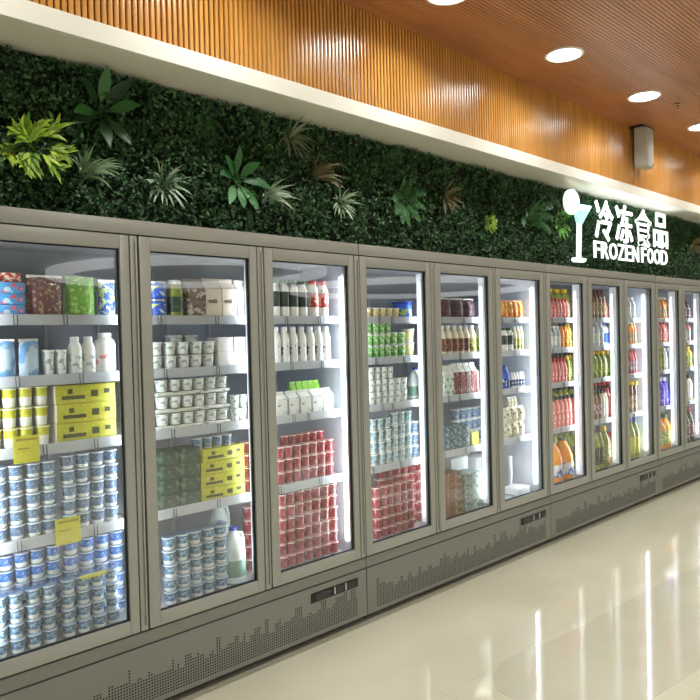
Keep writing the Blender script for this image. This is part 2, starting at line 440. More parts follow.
    for d in range(3):
        xa = d*W+(.038 if d == 0 else .012); xb = (d+1)*W-(.038 if d == 2 else .012)
        for si in (1, 2, 3, 4):
            z = SH[si]; bm = nb()
            box(bm, xa, xb, .127, .60, z-.012, z)
            for q in range(9):
                xx = xa+(xb-xa)*(q+.5)/9; box(bm, xx-.002, xx+.002, .13, .6, z-.02, z-.0115)
            sh = obj('shelf', bm, MT['shelf'], t, smooth=None)
            bm = nb(); pr = [(.112, z-.036), (.120, z-.036), (.127, z+.006), (.119, z+.006)]
            a = [bm.verts.new((xa, y, zz)) for y, zz in pr]; b = [bm.verts.new((xb, y, zz)) for y, zz in pr]
            bm.faces.new(a); bm.faces.new(b)
            for k in range(4): bm.faces.new((a[k], a[(k+1) % 4], b[(k+1) % 4], b[k]))
            obj('price_rail', bm, MT['rail'], sh, smooth=None)
            rr = random.Random(idx*50+d*10+si)
            for q in range(2):
                cx = xa+(xb-xa)*(rr.uniform(.2, .42)+.35*q)
                bm = nb(); tube(bm, [(cx, .112, z+.004), (cx, .1085, z-.035), (cx+.014, .1085, z-.035), (cx+.014, .112, z+.004)], .0018, seg=5)
                obj('tag_clip', bm, MT['clip'], sh)
    # uprights between bays carry led strips; the end walls carry led tubes
    for k in (1, 2):
        c = k*W; bm = nb(); box(bm, c-.018, c+.018, .046, .122, SH[0]+.002, 1.972); mu = obj('mullion', bm, MT['liner'], t, smooth=None)
        bm = nb(); box(bm, c-.022, c-.0185, .052, .116, SH[0]+.03, 1.95, bev=.0012); obj('led_strip', bm, MT['ledmid'], mu)
    bm = nb(); box(bm, .0345, .0385, .06, .115, .44, 1.92, bev=.001); obj('led_strip', bm, MT['ledmid'], t)
    for c, s in ((L, -1),):
        xx = c+s*.048
        bm = nb(); lathe(bm, [(.012, 0, 0), (.012, 1.46, 0)], 12, xx, .085, .44)
        tb = obj('led_tube', bm, MT['ledend'], t)
        bm = nb(); box(bm, xx-s*.0132-.001, xx-s*.0132+.001, .075, .095, .43, 1.92); obj('tube_holder', bm, MT['whiteplas'], tb)
    # wire wall standards
    for d in range(3):
        for fx in (.2, .8):
            cx = d*W+fx*W; bm = nb(); box(bm, cx-.008, cx+.008, .676, .6895, .38, 1.83); obj('shelf_upright', bm, MT['rail'], t, smooth=None)
    # doors
    for d in range(3):
        xa = d*W+.0042; xb = (d+1)*W-.0042; z0, z1 = H_DB, H_GAP-.006
        gx0, gx1, gz0, gz1 = d*W+GX0, (d+1)*W-GX1, .415, 1.952
        bm = nb()
        y0, y1 = -.014, .026
        box(bm, xa, gx0, y0, y1, z0, z1, bev=.003); box(bm, gx1, gx1+.040, y0, y1, z0, z1, bev=.003)
        box(bm, gx1+.046, xb, y0, y1, z0, z1, bev=.003); box(bm, gx1+.039, gx1+.047, y0+.012, y1, z0, z1)
        box(bm, gx0, gx1, y0, y1, gz1, z1, bev=.003); box(bm, gx0, gx1, y0, y1, z0, gz0, bev=.003)
        fr = obj('door', bm, MT['frame'], t)
        bm = nb(); box(bm, gx0+.0002, gx1-.0002, .008, .014, gz0+.0002, gz1-.0002); obj('glass_pane', bm, MT['glass'], fr, smooth=None)
        bm = nb()   # dark inner bead
        for (p0, p1, q0, q1) in ((gx0, gx0+.005, gz0, gz1), (gx1-.006, gx1, gz0, gz1), (gx0+.005, gx1-.006, gz0, gz0+.005), (gx0+.005, gx1-.006, gz1-.005, gz1)):
            box(bm, p0, p1, -.004, .0075, q0, q1)
        obj('glazing_bead', bm, MT['gasket'], fr, smooth=None)
        bm = nb(); box(bm, xb-.013, xb-.005, y0-.009, y0+.001, z0+.02, z1-.02, bev=.003); obj('handle', bm, MT['frame'], fr)
    # light of the strips
    for k in range(4):
        c = k*W; e = 1.0 if k in (0, 3) else .8
        for s in ((1,) if k == 0 else (-1,) if k == 3 else (1, -1)):
            l = bpy.data.lights.new('strip_lamp', 'AREA'); l.shape = 'RECTANGLE'; l.size = .03; l.size_y = 1.45
            l.energy = 3.6*e; l.color = (.88, .95, 1)
            o = bpy.data.objects.new('strip_lamp', l); COL.objects.link(o); o.parent = t
            xx = c+s*(.066 if k in (0, 3) else .026)
            o.location = (xx, .085, 1.17)
            dirv = Vector((s*(.72 if k in (0, 3) or s > 0 else .28), .69, 0)).normalized()      # aims across and into the shelves
            zc = -dirv; yc = Vector((0, 0, 1)); xc = yc.cross(zc)
            o.rotation_euler = Matrix((xc, yc, zc)).transposed().to_euler()
    return t
names = ['three-door grey display freezer nearest the camera, full of yoghurt and milk', 'second three-door grey display freezer from the left, holding red cups and cartons',
         'third three-door grey display freezer, under the lit sign, full of juice bottles', 'farthest three-door grey display freezer, cut by the right edge']
for i, x0 in enumerate(MODX):
    tag(make_freezer(x0, i), names[i], 'freezer', 'display freezers in a row')

# --------------------------------------------------------------- products
ALL = []            # (object, door, shelf, look, category, x, layer, row)
def ink(*a): return S(*a)
white = plain('ink_white', S(238, 238, 232), .4)
foil = plain('foil_lid', S(190, 198, 208), .3, metal=.3)
mats = {}
def P(key, base, c2, c3=None, sc=45, cut=.5, st=(1, 1, 1)):
    mats[key] = printed('print_'+key, base, c2, c3, sc, cut, .38, st); return mats[key]
P('blue', S(50, 108, 190), S(120, 165, 220), S(190, 210, 232), 70, .54)
P('slate', S(84, 110, 142), S(126, 150, 176), S(176, 188, 200), 70, .54)
P('yellow', S(196, 192, 56), S(190, 184, 46), S(222, 216, 100), 55, .55)
P('red', S(150, 36, 54), S(205, 130, 135), S(112, 22, 38), 60, .56)
P('green', S(120, 190, 80), S(210, 230, 190), S(60, 140, 60), 55)
P('white', S(228, 230, 226), S(150, 170, 165), None, 50, .56)
P('teal', S(150, 176, 182), S(90, 126, 142), S(214, 224, 224), 60, .52)
P('cream', S(226, 214, 160), S(190, 160, 90), None, 60, .55)
P('dgreen', S(38, 62, 50), S(84, 112, 94), S(22, 42, 34), 40, .57)
P('brown', S(120, 66, 48), S(210, 190, 160), None, 60, .58)
P('choc', S(132, 112, 100), S(208, 200, 190), S(86, 70, 64), 40, .52)
P('orange', S(236, 140, 30), S(250, 196, 60), S(220, 90, 30), 40)
P('pink', S(232, 120, 120), S(250, 214, 205), S(205, 50, 60), 45)
P('purple', S(58, 32, 54), S(120, 50, 70), S(150, 130, 120), 50, .56)
P('candy', S(112, 66, 74), S(176, 150, 100), S(196, 178, 184), 62, .56)
P('lime', S(122, 178, 62), S(190, 220, 140), S(84, 146, 60), 50, .55)
P('bluebag', S(50, 90, 190), S(190, 214, 90), S(220, 230, 240), 30)
P('skybag', S(196, 218, 238), S(120, 170, 216), None, 16, .52)
P('dkblue', S(30, 52, 110), S(200, 210, 230), None, 50, .58)
P('tan', S(186, 150, 100), S(120, 80, 50), S(230, 214, 180), 45)
P('olive', S(150, 160, 60), S(216, 220, 140), S(90, 110, 50), 40)
P('violet', S(110, 90, 210), S(200, 196, 240), None, 40)
P('redbox', S(190, 40, 44), S(240, 220, 200), S(110, 20, 30), 40)
P('bluebox', S(72, 150, 205), S(226, 80, 90), S(180, 216, 235), 28, .54)
P('maroon', S(110, 36, 50), S(210, 180, 180), None, 40)
P('mint', S(90, 200, 160), S(240, 200, 210), S(235, 240, 240), 30)
P('brownbox', S(128, 84, 56), S(90, 56, 36), S(170, 130, 90), 20)
P('palebox', S(150, 168, 160), S(110, 130, 125), S(190, 205, 200), 20)
capm = {c: plain('cap_'+c, v, .35) for c, v in dict(white=S(240, 240, 240), green=S(30, 96, 60), red=S(196, 40, 40), blue=S(40, 70, 180), black=S(36, 32, 32), yellow=S(246, 200, 30), brown=S(96, 56, 40), orange=S(240, 130, 30)).items()}
def liquid(name, c): return plain('fill_'+name, c, .12, coat=.5)
fills = dict(white=white, orange=liquid('orange', S(240, 150, 40)), pink=liquid('pink', S(236, 140, 130)), red=liquid('red', S(196, 50, 50)), yellow=liquid('yellow', S(240, 205, 50)),
             green=liquid('green', S(140, 150, 60)), brown=liquid('brown', S(126, 80, 50)), clear=liquid('clear', S(196, 204, 210)), purple=liquid('purple', S(96, 70, 200)), dark=liquid('dark', S(50, 34, 34)), cream=liquid('cream', S(236, 226, 200)))
HID = []
def proto_done(root, w, h): root['_w'] = w; root['_h'] = h; HID.append(root); return root
def hide_away(): pass
PROTO = {}
def cup(key, band, split=.45, lidm=None, w=.058, h=.056, name='yoghurt_cup'):
    r = w/2; bm = nb()
    lathe(bm, [(r*.62, 0, 0), (r*.74, .004, 0), (r*.76+r*.16*split, h*split, 1), (r*.91, h-.006, 0), (r*.99, h-.004, 0), (r*.99, h-.001, 0)], 16)
    o = obj(name, bm, [white, band], None, 40)
    bm = nb(); lathe(bm, [(r*1.0, h-.0009, 0), (r*1.0, h, 0), (r*.9, h+.0012, 0)], 16); obj('lid', bm, lidm or foil, o, 40)
    PROTO[key] = (o, w, h+.0012)
def bottle(key, fill, lab, cap, w=.062, h=.19, neck=.34, shoulder=.72, lo=.14, hi=.6, name='bottle'):
    r = w/2; bm = nb(); rn = r*neck; hb = h*.9
    lathe(bm, [(r*.86, 0, 0), (r, .005, 0), (r, hb*lo, 1), (r*1.005, hb*hi, 0), (r*.99, hb*shoulder, 0), (r*.86, hb*(shoulder+.1), 0), (rn*1.2, hb*.96, 0), (rn, hb, 0)], 18)
    o = obj(name, bm, [fill, lab], None, 40)
    bm = nb(); lathe(bm, [(rn*1.25, hb-.004, 0), (rn*1.3, hb+.002, 0), (rn*1.25, h-.002, 0), (rn*1.1, h, 0)], 14); obj('cap', bm, cap, o, 40)
    PROTO[key] = (o, w, h)
def carton(key, pr, topm, w=.07, h=.2, d=.07, text=None, name='gable_carton'):
    bm = nb(); a, b = w/2, d/2; hb = h*.72; hr = h*.9
    v = [bm.verts.new(c) for c in ((-a, -b, 0), (a, -b, 0), (a, b, 0), (-a, b, 0), (-a, -b, hb), (a, -b, hb), (a, b, hb), (-a, b, hb), (-a, -.004, hr), (a, -.004, hr), (a, .004, hr), (-a, .004, hr))]
    for q, mi in (((0, 1, 5, 4), 0), ((1, 2, 6, 5), 0), ((2, 3, 7, 6), 0), ((3, 0, 4, 7), 0), ((3, 2, 1, 0), 0), ((4, 5, 9, 8), 1), ((6, 7, 11, 10), 1), ((5, 6, 10, 9), 1), ((7, 4, 8, 11), 1), ((8, 9, 10, 11), 1)):
        f = bm.faces.new([v[i] for i in q]); f.material_index = mi
    o = obj(name, bm, [pr, topm], None, None)
    bm = nb(); box(bm, -a, a, -.0035, .0035, hr, h, bev=.001); obj('top_fin', bm, topm, o)
    if text:
        me = tri_text(text, .034, .0004, .0012); me.materials.append(capm['brown'])
        l = bpy.data.objects.new('lettering', me); COL.objects.link(l); l.parent = o
        l.rotation_euler = (PI/2, 0, 0); l.location = (-a*.72, -b-.0006, h*.36)
    PROTO[key] = (o, w, h)
def pouch(key, pr, w=.13, h=.17, d=.05, seal=None, name='pouch_bag'):
    bm = nb(); nx, nz = 8, 8; g = {}
    for s in (-1, 1):
        for i in range(nx+1):
            for j in range(nz+1):
                fx, fz = i/nx*2-1, j/nz*2-1
                bul = max(0, (1-fx**4))*max(0, (1-max(0, fz)**3))*(1 if fz > -.8 else .9)
                bul = bul if j > 0 else .8*bul
                edge = (i in (0, nx) or j == nz)
                if edge and s == 1: g[s, i, j] = g[-1, i, j]; continue
                yy = 0 if edge else s*d/2*bul*(1+.12*math.sin(i*2.3+j*1.7))
                wob = 1-.05*abs(math.sin(j*1.9+.5))-(.06*max(0, fz))
                g[s, i, j] = bm.verts.new((fx*w/2*wob, yy, (fz+1)/2*h*(1-.02*math.sin(i*2.1)**2*(fz > .5))))
    for s in (-1, 1):
        for i in range(nx):
            for j in range(nz): 
                f = bm.faces.new((g[s, i, j], g[s, i+1, j], g[s, i+1, j+1], g[s, i, j+1])); f.material_index = 0
    for i in range(nx): bm.faces.new((g[-1, i, 0], g[-1, i+1, 0], g[1, i+1, 0], g[1, i, 0])) if len({g[-1, i, 0], g[-1, i+1, 0], g[1, i+1, 0], g[1, i, 0]}) == 4 else bm.faces.new(list(dict.fromkeys((g[-1, i, 0], g[-1, i+1, 0], g[1, i+1, 0], g[1, i, 0]))))
    o = obj(name, bm, [pr], None, 60)
    bm = nb(); box(bm, -w/2*.94, w/2*.94, -.0016, .0016, h*.955, h*1.03); obj('top_seal', bm, seal or white, o)
    PROTO[key] = (o, w, h*1.03)
def pack(key, pr, w=.16, h=.07, d=.1, side=None, lab=None, name='carton_box', bev=.003):
    bm = nb(); box(bm, -w/2, w/2, -d/2, d/2, 0, h, 0, bev)
    if side:
        for f in bm.faces:
            if abs(f.normal.x) > .9: f.material_index = 1
    o = obj(name, bm, [pr, side or pr], None, 40)
    if lab:
        bm = nb()
        box(bm, -w*.40, -w*.02, -d/2-.0006, -d/2+.0005, h*.22, h*.42); box(bm, w*.08, w*.2, -d/2-.0006, -d/2+.0005, h*.3, h*.66); box(bm, w*.30, w*.40, -d/2-.0006, -d/2+.0005, h*.45, h*.7)
        box(bm, -w*.30, -w*.22, -d/2-.0006, -d/2+.0005, h*.52, h*.78)
        obj('printed_marks', bm, lab, o)
    PROTO[key] = (o, w, h)
def jug(key, fill, cap, lab, w=.12, h=.27, name='milk_jug'):
    r = w/2; bm = nb()
    lathe(bm, [(r*.9, 0, 0), (r, .008, 0), (r, h*.12, 1), (r, h*.42, 0), (r*.98, h*.56, 0), (r*.72, h*.76, 0), (r*.36, h*.9, 0), (r*.3, h*.94, 0)], 22)
    o = obj(name, bm, [fill, lab], None, 40)
    bm = nb(); lathe(bm, [(r*.36, h*.935, 0), (r*.37, h*.945, 0), (r*.36, h-.002, 0), (r*.3, h, 0)], 16); obj('cap', bm, cap, o)
    bm = nb(); tube(bm, [(r*.34, 0, h*.86), (r*.8, 0, h*.86), (r*.98, 0, h*.76), (r*.98, 0, h*.62), (r*.9, 0, h*.54)], .008); obj('handle', bm, fill, o)
    PROTO[key] = (o, w, h)

bluelid = plain('bluish_lid', S(140, 164, 190), .35)
cup('blue cup', mats['blue'], .32, bluelid); cup('slate cup', mats['slate'], .27, bluelid)
cup('bluegreen cup', P('bluegreen', S(80, 122, 158), S(126, 164, 184), S(190, 208, 214), 60, .55), .3, bluelid)
cup('yellow cup', mats['yellow'], .5, mats['yellow'], .062, .076)
cup('red cup', mats['red'], .08, plain('red_lid', S(190, 112, 118), .4), .062, .062, 'paper_tub')
cup('green cup', mats['green'], .12, None, .058, .07, 'lidded_cup')
cup('white cup', mats['white'], .2, None, .062, .07, 'lidded_cup')
cup('teal cup', mats['teal'], .15, None, .058, .07, 'lidded_cup')
cup('cream cup', mats['cream'], .12, None, .06, .06, 'lidded_cup')
cup('greylid cup', mats['white'], .3, plain('greygreen_lid', S(136, 150, 142), .4), .062, .07, 'lidded_cup')
cup('tall slate cup', mats['slate'], .1, plain('silver_lid', S(200, 205, 210), .3), .055, .075)
bottle('green cap bottle', white, plain('label_dkgreen', S(40, 56, 48), .5), capm['green'], .075, .20, .55, .78, .3, .74)
bottle('red cap bottle', white, mats['redbox'], capm['red'], .075, .20, .55, .78, .3, .74)
bottle('white bottle', white, printed('print_script', S(232, 232, 230), S(80, 80, 86), None, 50, .55), capm['white'], .068, .19, .5, .74, .2, .6)
bottle('wrap bottle', white, mats['white'], capm['white'], .055, .15, .5, .76)
bottle('pinkwrap bottle', white, printed('print_pinkwrap', S(240, 234, 230), S(226, 150, 150), None, 30, .56), capm['white'], .07, .16, .5, .8)
bottle('brown bottle', fills['cream'], mats['brown'], capm['white'], .062, .19, .45, .7, .1, .6)
bottle('olive bottle', fills['cream'], mats['olive'], capm['white'], .06, .19, .45, .7, .1, .6)
bottle('dkblue bottle', white, mats['dkblue'], capm['white'], .05, .115, .45, .72)
bottle('pink bottle', fills['pink'], mats['pink'], capm['red'], .062, .21, .4, .7)
bottle('salmon bottle', fills['pink'], mats['pink'], capm['black'], .062, .24, .45, .74)
bottle('orange bottle', fills['orange'], mats['orange'], capm['black'], .062, .2, .42, .72)
bottle('yellow bottle', fills['yellow'], mats['olive'], capm['yellow'], .062, .2, .42, .72)
bottle('tan bottle', fills['brown'], mats['tan'], capm['brown'], .062, .25, .42, .72)
bottle('clear bottle', fills['clear'], mats['white'], capm['white'], .062, .2, .42, .72)
bottle('bluelabel bottle', white, plain('label_blue', S(50, 100, 205), .4), capm['blue'], .068, .2, .42, .72)
bottle('greenish bottle', fills['green'], mats['olive'], capm['yellow'], .066, .22, .42, .72)
bottle('mixed brown bottle', fills['brown'], mats['maroon'], capm['black'], .062, .2, .42, .72)
bottle('pale bottle', fills['cream'], mats['white'], capm['black'], .062, .2, .42, .72)
bottle('green glass bottle', fills['green'], mats['dgreen'], capm['black'], .075, .3, .36, .66)
bottle('amber bottle', fills['orange'], mats['tan'], capm['white'], .062, .22, .4, .72)
bottle('red juice bottle', fills['red'], mats['maroon'], capm['red'], .062, .2, .42, .72)
bottle('purple bottle', fills['purple'], mats['violet'], capm['white'], .075, .24, .42, .72)
bottle('pink round bottle', fills['pink'], mats['pink'], capm['red'], .10, .2, .35, .68)
bottle('yellow cap tub', fills['brown'], mats['tan'], capm['yellow'], .12, .24, .9, .78, name='capped_tub')
bottle('lime big bottle', fills['green'], mats['yellow'], capm['blue'], .13, .34, .35, .66)
bottle('amber big bottle', fills['orange'], mats['olive'], capm['green'], .13, .30, .35, .66)
bottle('dark wine bottle', fills['dark'], mats['maroon'], capm['red'], .07, .3, .3, .6)
bottle('mint bottle', fills['pink'], mats['mint'], capm['green'], .085, .2, .4, .7)
bottle('blue can', plain('can_blue', S(46, 90, 205), .3, metal=.4), mats['bluebag'], plain('can_top', S(200, 204, 210), .3, metal=.8), .062, .095, .75, .93, .2, .8, name='drink_can')
bottle('herb bottle', fills['green'], mats['dgreen'], capm['white'], .07, .185, .6, .8)
bottle('blue tub', plain('tub_blue', S(60, 110, 220), .35), mats['bluebag'], capm['blue'], .13, .12, .85, .86, name='round_tub')
carton('milk carton', plain('carton_cream', S(228, 214, 196), .45), plain('carton_top', S(196, 180, 166), .45), .078, .225, .078, 'mü')
carton('brown carton', mats['choc'], plain('carton_top_brown', S(150, 136, 128), .45), .085, .215, .08)
carton('greentop carton', printed('print_leafmark', S(232, 232, 226), S(90, 100, 90), None, 26, .63), plain('carton_top_green', S(150, 205, 70), .45), .078, .15, .07)
carton('whitetop carton', printed('print_leafmark2', S(226, 228, 224), S(120, 124, 120), None, 30, .6), white, .07, .15, .07)
carton('redbrown carton', printed('print_redbrown', S(122, 48, 40), S(205, 180, 170), None, 50, .6), white, .07, .205, .07)
carton('greenwhite carton', printed('print_greenwhite', S(220, 226, 220), S(90, 150, 110), None, 30, .55), white, .07, .205, .07)
pouch('candy bag', mats['candy'], .145, .17, .06); pouch('lime bag', mats['lime'], .125, .165, .06, mats['lime'])
pouch('bluelime bag', mats['bluebag'], .10, .16, .05); pouch('sky pouch', mats['skybag'], .13, .16, .055)
pouch('purple bag', mats['purple'], .11, .13, .05); pouch('orange pouch', mats['orange'], .085, .13, .05, capm['orange'])
pouch('cream pouch', printed('print_creampack', S(214, 206, 180), S(120, 112, 96), None, 30, .55), .085, .11, .06)
pack('blue box', mats['bluebox'], .13, .042, .12); pack('red box', mats['redbox'], .13, .04, .1)
dark = plain('print_dark', S(70, 72, 30), .5)
pack('yellow carton', mats['yellow'], .20, .078, .09, plain('cup_side_white', S(232, 228, 214), .45), dark, name='cup_multipack')
pack('yellow box', mats['yellow'], .19, .062, .12, None, dark, name='cup_multipack')
pack('dark green pack', mats['dgreen'], .10, .075, .09, name='cup_multipack')
pack('white tray', printed('print_tray', S(206, 210, 196), S(240, 240, 240), S(140, 150, 120), 26, .5), .13, .022, .09, name='cup_tray')
pack('brown box', mats['brownbox'], .17, .05, .14); pack('pale box', mats['palebox'], .19, .065, .14)
pack('white box', plain('white_card', S(236, 238, 242), .4), .16, .09, .12); pack('white block', printed('print_block', S(236, 234, 230), S(205, 140, 140), None, 20, .62), .075, .085, .08)
pack('blue dark pack', printed('print_bdp', S(60, 96, 120), S(40, 66, 60), S(150, 180, 190), 26), .11, .075, .09)
pack('yellow small box', mats['yellow'], .07, .07, .05)
jug('milk jug', plain('jug_milky', S(226, 234, 230), .35), capm['blue'], plain('jug_label', S(120, 160, 140), .4))
jug('orange jug', fills['orange'], capm['green'], printed('print_juglabel', S(236, 236, 240), S(60, 90, 180), None, 22, .5), .15, .30, name='juice_jug')
jug('blue jug', plain('jug_blue', S(60, 90, 190), .35), capm['blue'], mats['dkblue'], .09, .16, name='bottle')
for k, (o, w, h) in PROTO.items():   # prototypes wait off to the side until first placed
    o['_fresh'] = 1
LOOK = {  # key: (look words, category)
 'blue cup': ('blue white yoghurt cup', 'cup'), 'slate cup': ('slate blue yoghurt cup', 'cup'), 'bluegreen cup': ('teal white yoghurt cup', 'cup'), 'yellow cup': ('yellow topped cup', 'cup'),
 'red cup': ('red paper tub', 'tub'), 'green cup': ('green white cup', 'cup'), 'white cup': ('white printed cup', 'cup'), 'teal cup': ('pale teal cup', 'cup'), 'cream cup': ('small cream cup', 'cup'),
 'greylid cup': ('white grey-lidded cup', 'cup'), 'tall slate cup': ('silver-lidded blue cup', 'cup'),
 'green cap bottle': ('green-capped milk bottle', 'bottle'), 'red cap bottle': ('red-capped milk bottle', 'bottle'), 'white bottle': ('white script-printed bottle', 'bottle'), 'wrap bottle': ('slim white bottle', 'bottle'),
 'pinkwrap bottle': ('pink white wrapped bottle', 'bottle'), 'brown bottle': ('brown-labelled bottle', 'bottle'), 'olive bottle': ('olive-labelled bottle', 'bottle'), 'dkblue bottle': ('short navy-labelled bottle', 'bottle'),
 'pink bottle': ('pink red-capped bottle', 'bottle'), 'salmon bottle': ('salmon pink bottle', 'bottle'), 'orange bottle': ('orange juice bottle', 'bottle'), 'yellow bottle': ('yellow juice bottle', 'bottle'), 'tan bottle': ('tan brown bottle', 'bottle'),
 'clear bottle': ('pale clear bottle', 'bottle'), 'bluelabel bottle': ('blue-labelled white bottle', 'bottle'), 'greenish bottle': ('yellow-green bottle', 'bottle'), 'mixed brown bottle': ('brown black-capped bottle', 'bottle'),
 'pale bottle': ('cream black-capped bottle', 'bottle'), 'green glass bottle': ('tall dark-green bottle', 'bottle'), 'amber bottle': ('amber orange bottle', 'bottle'), 'red juice bottle': ('dark red bottle', 'bottle'), 'purple bottle': ('purple bottle', 'bottle'),
 'pink round bottle': ('wide pink bottle', 'bottle'), 'yellow cap tub': ('yellow-capped brown tub', 'tub'), 'lime big bottle': ('large yellow-green bottle', 'bottle'), 'amber big bottle': ('large amber bottle', 'bottle'),
 'dark wine bottle': ('dark maroon bottle', 'bottle'), 'mint bottle': ('mint pink bottle', 'bottle'), 'blue can': ('blue drink can', 'can'), 'herb bottle': ('green jar-like bottle', 'bottle'), 'blue tub': ('round blue tub', 'tub'),
 'milk carton': ('cream milk carton', 'carton'), 'brown carton': ('grey-brown carton', 'carton'), 'greentop carton': ('green-topped white carton', 'carton'), 'whitetop carton': ('white-topped white carton', 'carton'),
 'redbrown carton': ('red-brown carton', 'carton'), 'greenwhite carton': ('green white carton', 'carton'), 'candy bag': ('brown candy bag', 'bag'), 'lime bag': ('lime green bag', 'bag'), 'bluelime bag': ('blue lime bag', 'bag'),
 'sky pouch': ('pale blue pouch', 'pouch'), 'purple bag': ('dark purple bag', 'bag'), 'orange pouch': ('orange pouch', 'pouch'), 'cream pouch': ('cream pouch', 'pouch'), 'blue box': ('blue box', 'box'), 'red box': ('red box', 'box'),
 'yellow carton': ('yellow cup multipack', 'multipack'), 'yellow box': ('yellow-green multipack', 'multipack'), 'dark green pack': ('dark green pack', 'multipack'), 'white tray': ('pale flat tray', 'tray'),
 'brown box': ('flat brown box', 'box'), 'pale box': ('grey-green box', 'box'), 'white box': ('white box', 'box'), 'white block': ('white pink-marked pack', 'pack'), 'blue dark pack': ('dark blue-green pack', 'multipack'),
 'yellow small box': ('small yellow box', 'box'), 'milk jug': ('milk jug', 'jug'), 'orange jug': ('large orange jug', 'jug'), 'blue jug': ('blue jug', 'jug')}
VS = [0, 600, 500, 430, 350, 310]
def place(door, sh, key, x, y, z, sx=1, sz=1, layer=0, row=0, rz=0):
    o, w, h = PROTO[key]
    if o.get('_fresh'): del o['_fresh']
    else: o = copy_tree(o)
    o.location = (x, y, z); o.scale = (sx, sx, sz); o.rotation_euler = (0, 0, rz)
    ALL.append([o, door, sh, key, x, layer, row])
    return o
def row(door, sh, key, u0, u1, n, layers=1, y=None, hz=None, rows=1, z0=0, rot=0, back=None, rowid=0, gap=.97):
    """n items side by side between photo columns u0..u1, standing on shelf sh (0 = deck)"""
    o, w, h = PROTO[key]
    v = 350
    yf = .13 if y is None else y
    xa, xb = on_y(u0, v, yf+.02).x, on_y(u1, v, yf+.02).x
    lim0, lim1 = MODX[(door-1)//3]+.058, MODX[(door-1)//3]+3*W-.075
    xa = max(xa, lim0); xb = min(xb, lim1)
    p = (xb-xa)/n; sx = p*gap/w
    hh = hz or h*min(1.15, max(.85, sx)); sz = hh/h
    rnd = random.Random(hash((door, sh, key, int(u0))) & 0xffff) if False else random.Random(door*97+sh*13+len(key)+int(u0))
    dep = {'pack': .1}.get(key, w)*sx
    for r in range(rows):
        lay = layers if isinstance(layers, int) else None
        for i in range(n):
            L = lay if lay is not None else layers[min(i, len(layers)-1)]
            if r > 0 and back is not None: L = back
            for k in range(L):
                me_d = dep if key not in DEPTH else DEPTH[key]*sx
                yy = yf+me_d/2+r*(me_d+.004)+rnd.uniform(0, .003)
                jit = .0032 if (L > 1 and 'cup' in key) else .001
                place(door, sh, key, xa+p*(i+.5)+rnd.uniform(-jit, jit), yy+rnd.uniform(-jit, jit), SH[sh]+.0008+z0+k*(hh+.0008), sx, sz, k, rowid+r, rnd.uniform(-.06, .06) if rot == 0 else rot)
DEPTH = {'candy bag': .06, 'lime bag': .06, 'bluelime bag': .05, 'sky pouch': .055, 'purple bag': .05, 'orange pouch': .05, 'cream pouch': .06, 'blue box': .12, 'red box': .1, 'yellow carton': .09, 'yellow box': .12,
         'dark green pack': .09, 'white tray': .09, 'brown box': .14, 'pale box': .14, 'white box': .12, 'white block': .08, 'blue dark pack': .09, 'yellow small box': .05}
# door 1
row(1, 4, 'blue box', -22, 26, 1, 3, hz=.043); row(1, 4, 'red box', -20, 22, 1, 1, y=.15, z0=.134, hz=.035)
row(1, 4, 'candy bag', 28, 67, 1, hz=.165); row(1, 4, 'lime bag', 67, 98, 1, hz=.165); row(1, 4, 'bluelime bag', 99, 117, 1, hz=.155)
row(1, 3, 'sky pouch', -22, 17, 1, hz=.15); row(1, 3, 'sky pouch', 16, 41, 1, hz=.15, rot=.3)
row(1, 3, 'pinkwrap bottle', 97, 118, 1, hz=.17); row(1, 3, 'wrap bottle', 68, 96, 2, hz=.155); row(1, 3, 'white cup', 42, 67, 2, 1, hz=.105)
row(1, 2, 'yellow cup', -17, 48, 4, 3, hz=.078, rows=1); row(1, 2, 'yellow carton', 51, 113, 1, 3, hz=.077)
row(1, 1, 'slate cup', -14, 53, 4, 5, hz=.058); row(1, 1, 'slate cup', 57, 115, 4, 5, hz=.0605)
row(1, 0, 'bluegreen cup', -18, 50, 4, 4, hz=.058, y=.10); row(1, 0, 'bluegreen cup', 54, 113, 4, 4, hz=.058, y=.10)
row(1, 0, 'blue cup', -10, 55, 4, 6, hz=.060, y=.185, rowid=1); row(1, 0, 'blue cup', 57, 119, 4, 6, hz=.0605, y=.185, rowid=1)
# door 2
row(2, 4, 'blue can', 152, 169, 1, 2, hz=.08); row(2, 4, 'herb bottle', 171, 186, 1, hz=.17); row(2, 4, 'brown carton', 187, 206, 1, hz=.18)
row(2, 4, 'milk carton', 206, 236, 2, hz=.185); row(2, 4, 'whitetop carton', 237, 247, 1, hz=.18)
row(2, 3, 'greylid cup', 150, 215, 5, 2, hz=.062); row(2, 3, 'greylid cup', 168, 200, 2, 1, y=.21, rowid=1, hz=.16); row(2, 3, 'white block', 216, 247, 2, 2, hz=.07)
for k in range(3):
    row(2, 2, 'white cup', 155, 227, 6, 1, hz=.055, z0=k*.077+.018); row(2, 2, 'white tray', 153, 228, 1, 1, hz=.016, z0=k*.077)
row(2, 2, 'white cup', 229, 246, 2, 2, hz=.065)
row(2, 1, 'dark green pack', 152, 195, 2, 4, hz=.066); row(2, 1, 'yellow box', 196, 240, 1, 4, hz=.061); row(2, 1, 'red cup', 240, 252, 1, 4, hz=.062)
row(2, 1, 'tall slate cup', 190, 230, 4, 1, z0=.248, hz=.055)
row(2, 0, 'bluegreen cup', 158, 222, 5, 5, hz=.061, y=.10); row(2, 0, 'milk jug', 222, 243, 1, hz=.27, y=.11); row(2, 0, 'red cup', 241, 255, 1, 5, hz=.066, y=.20); row(2, 0, 'milk jug', 208, 228, 1, y=.30, hz=.38, rowid=1)
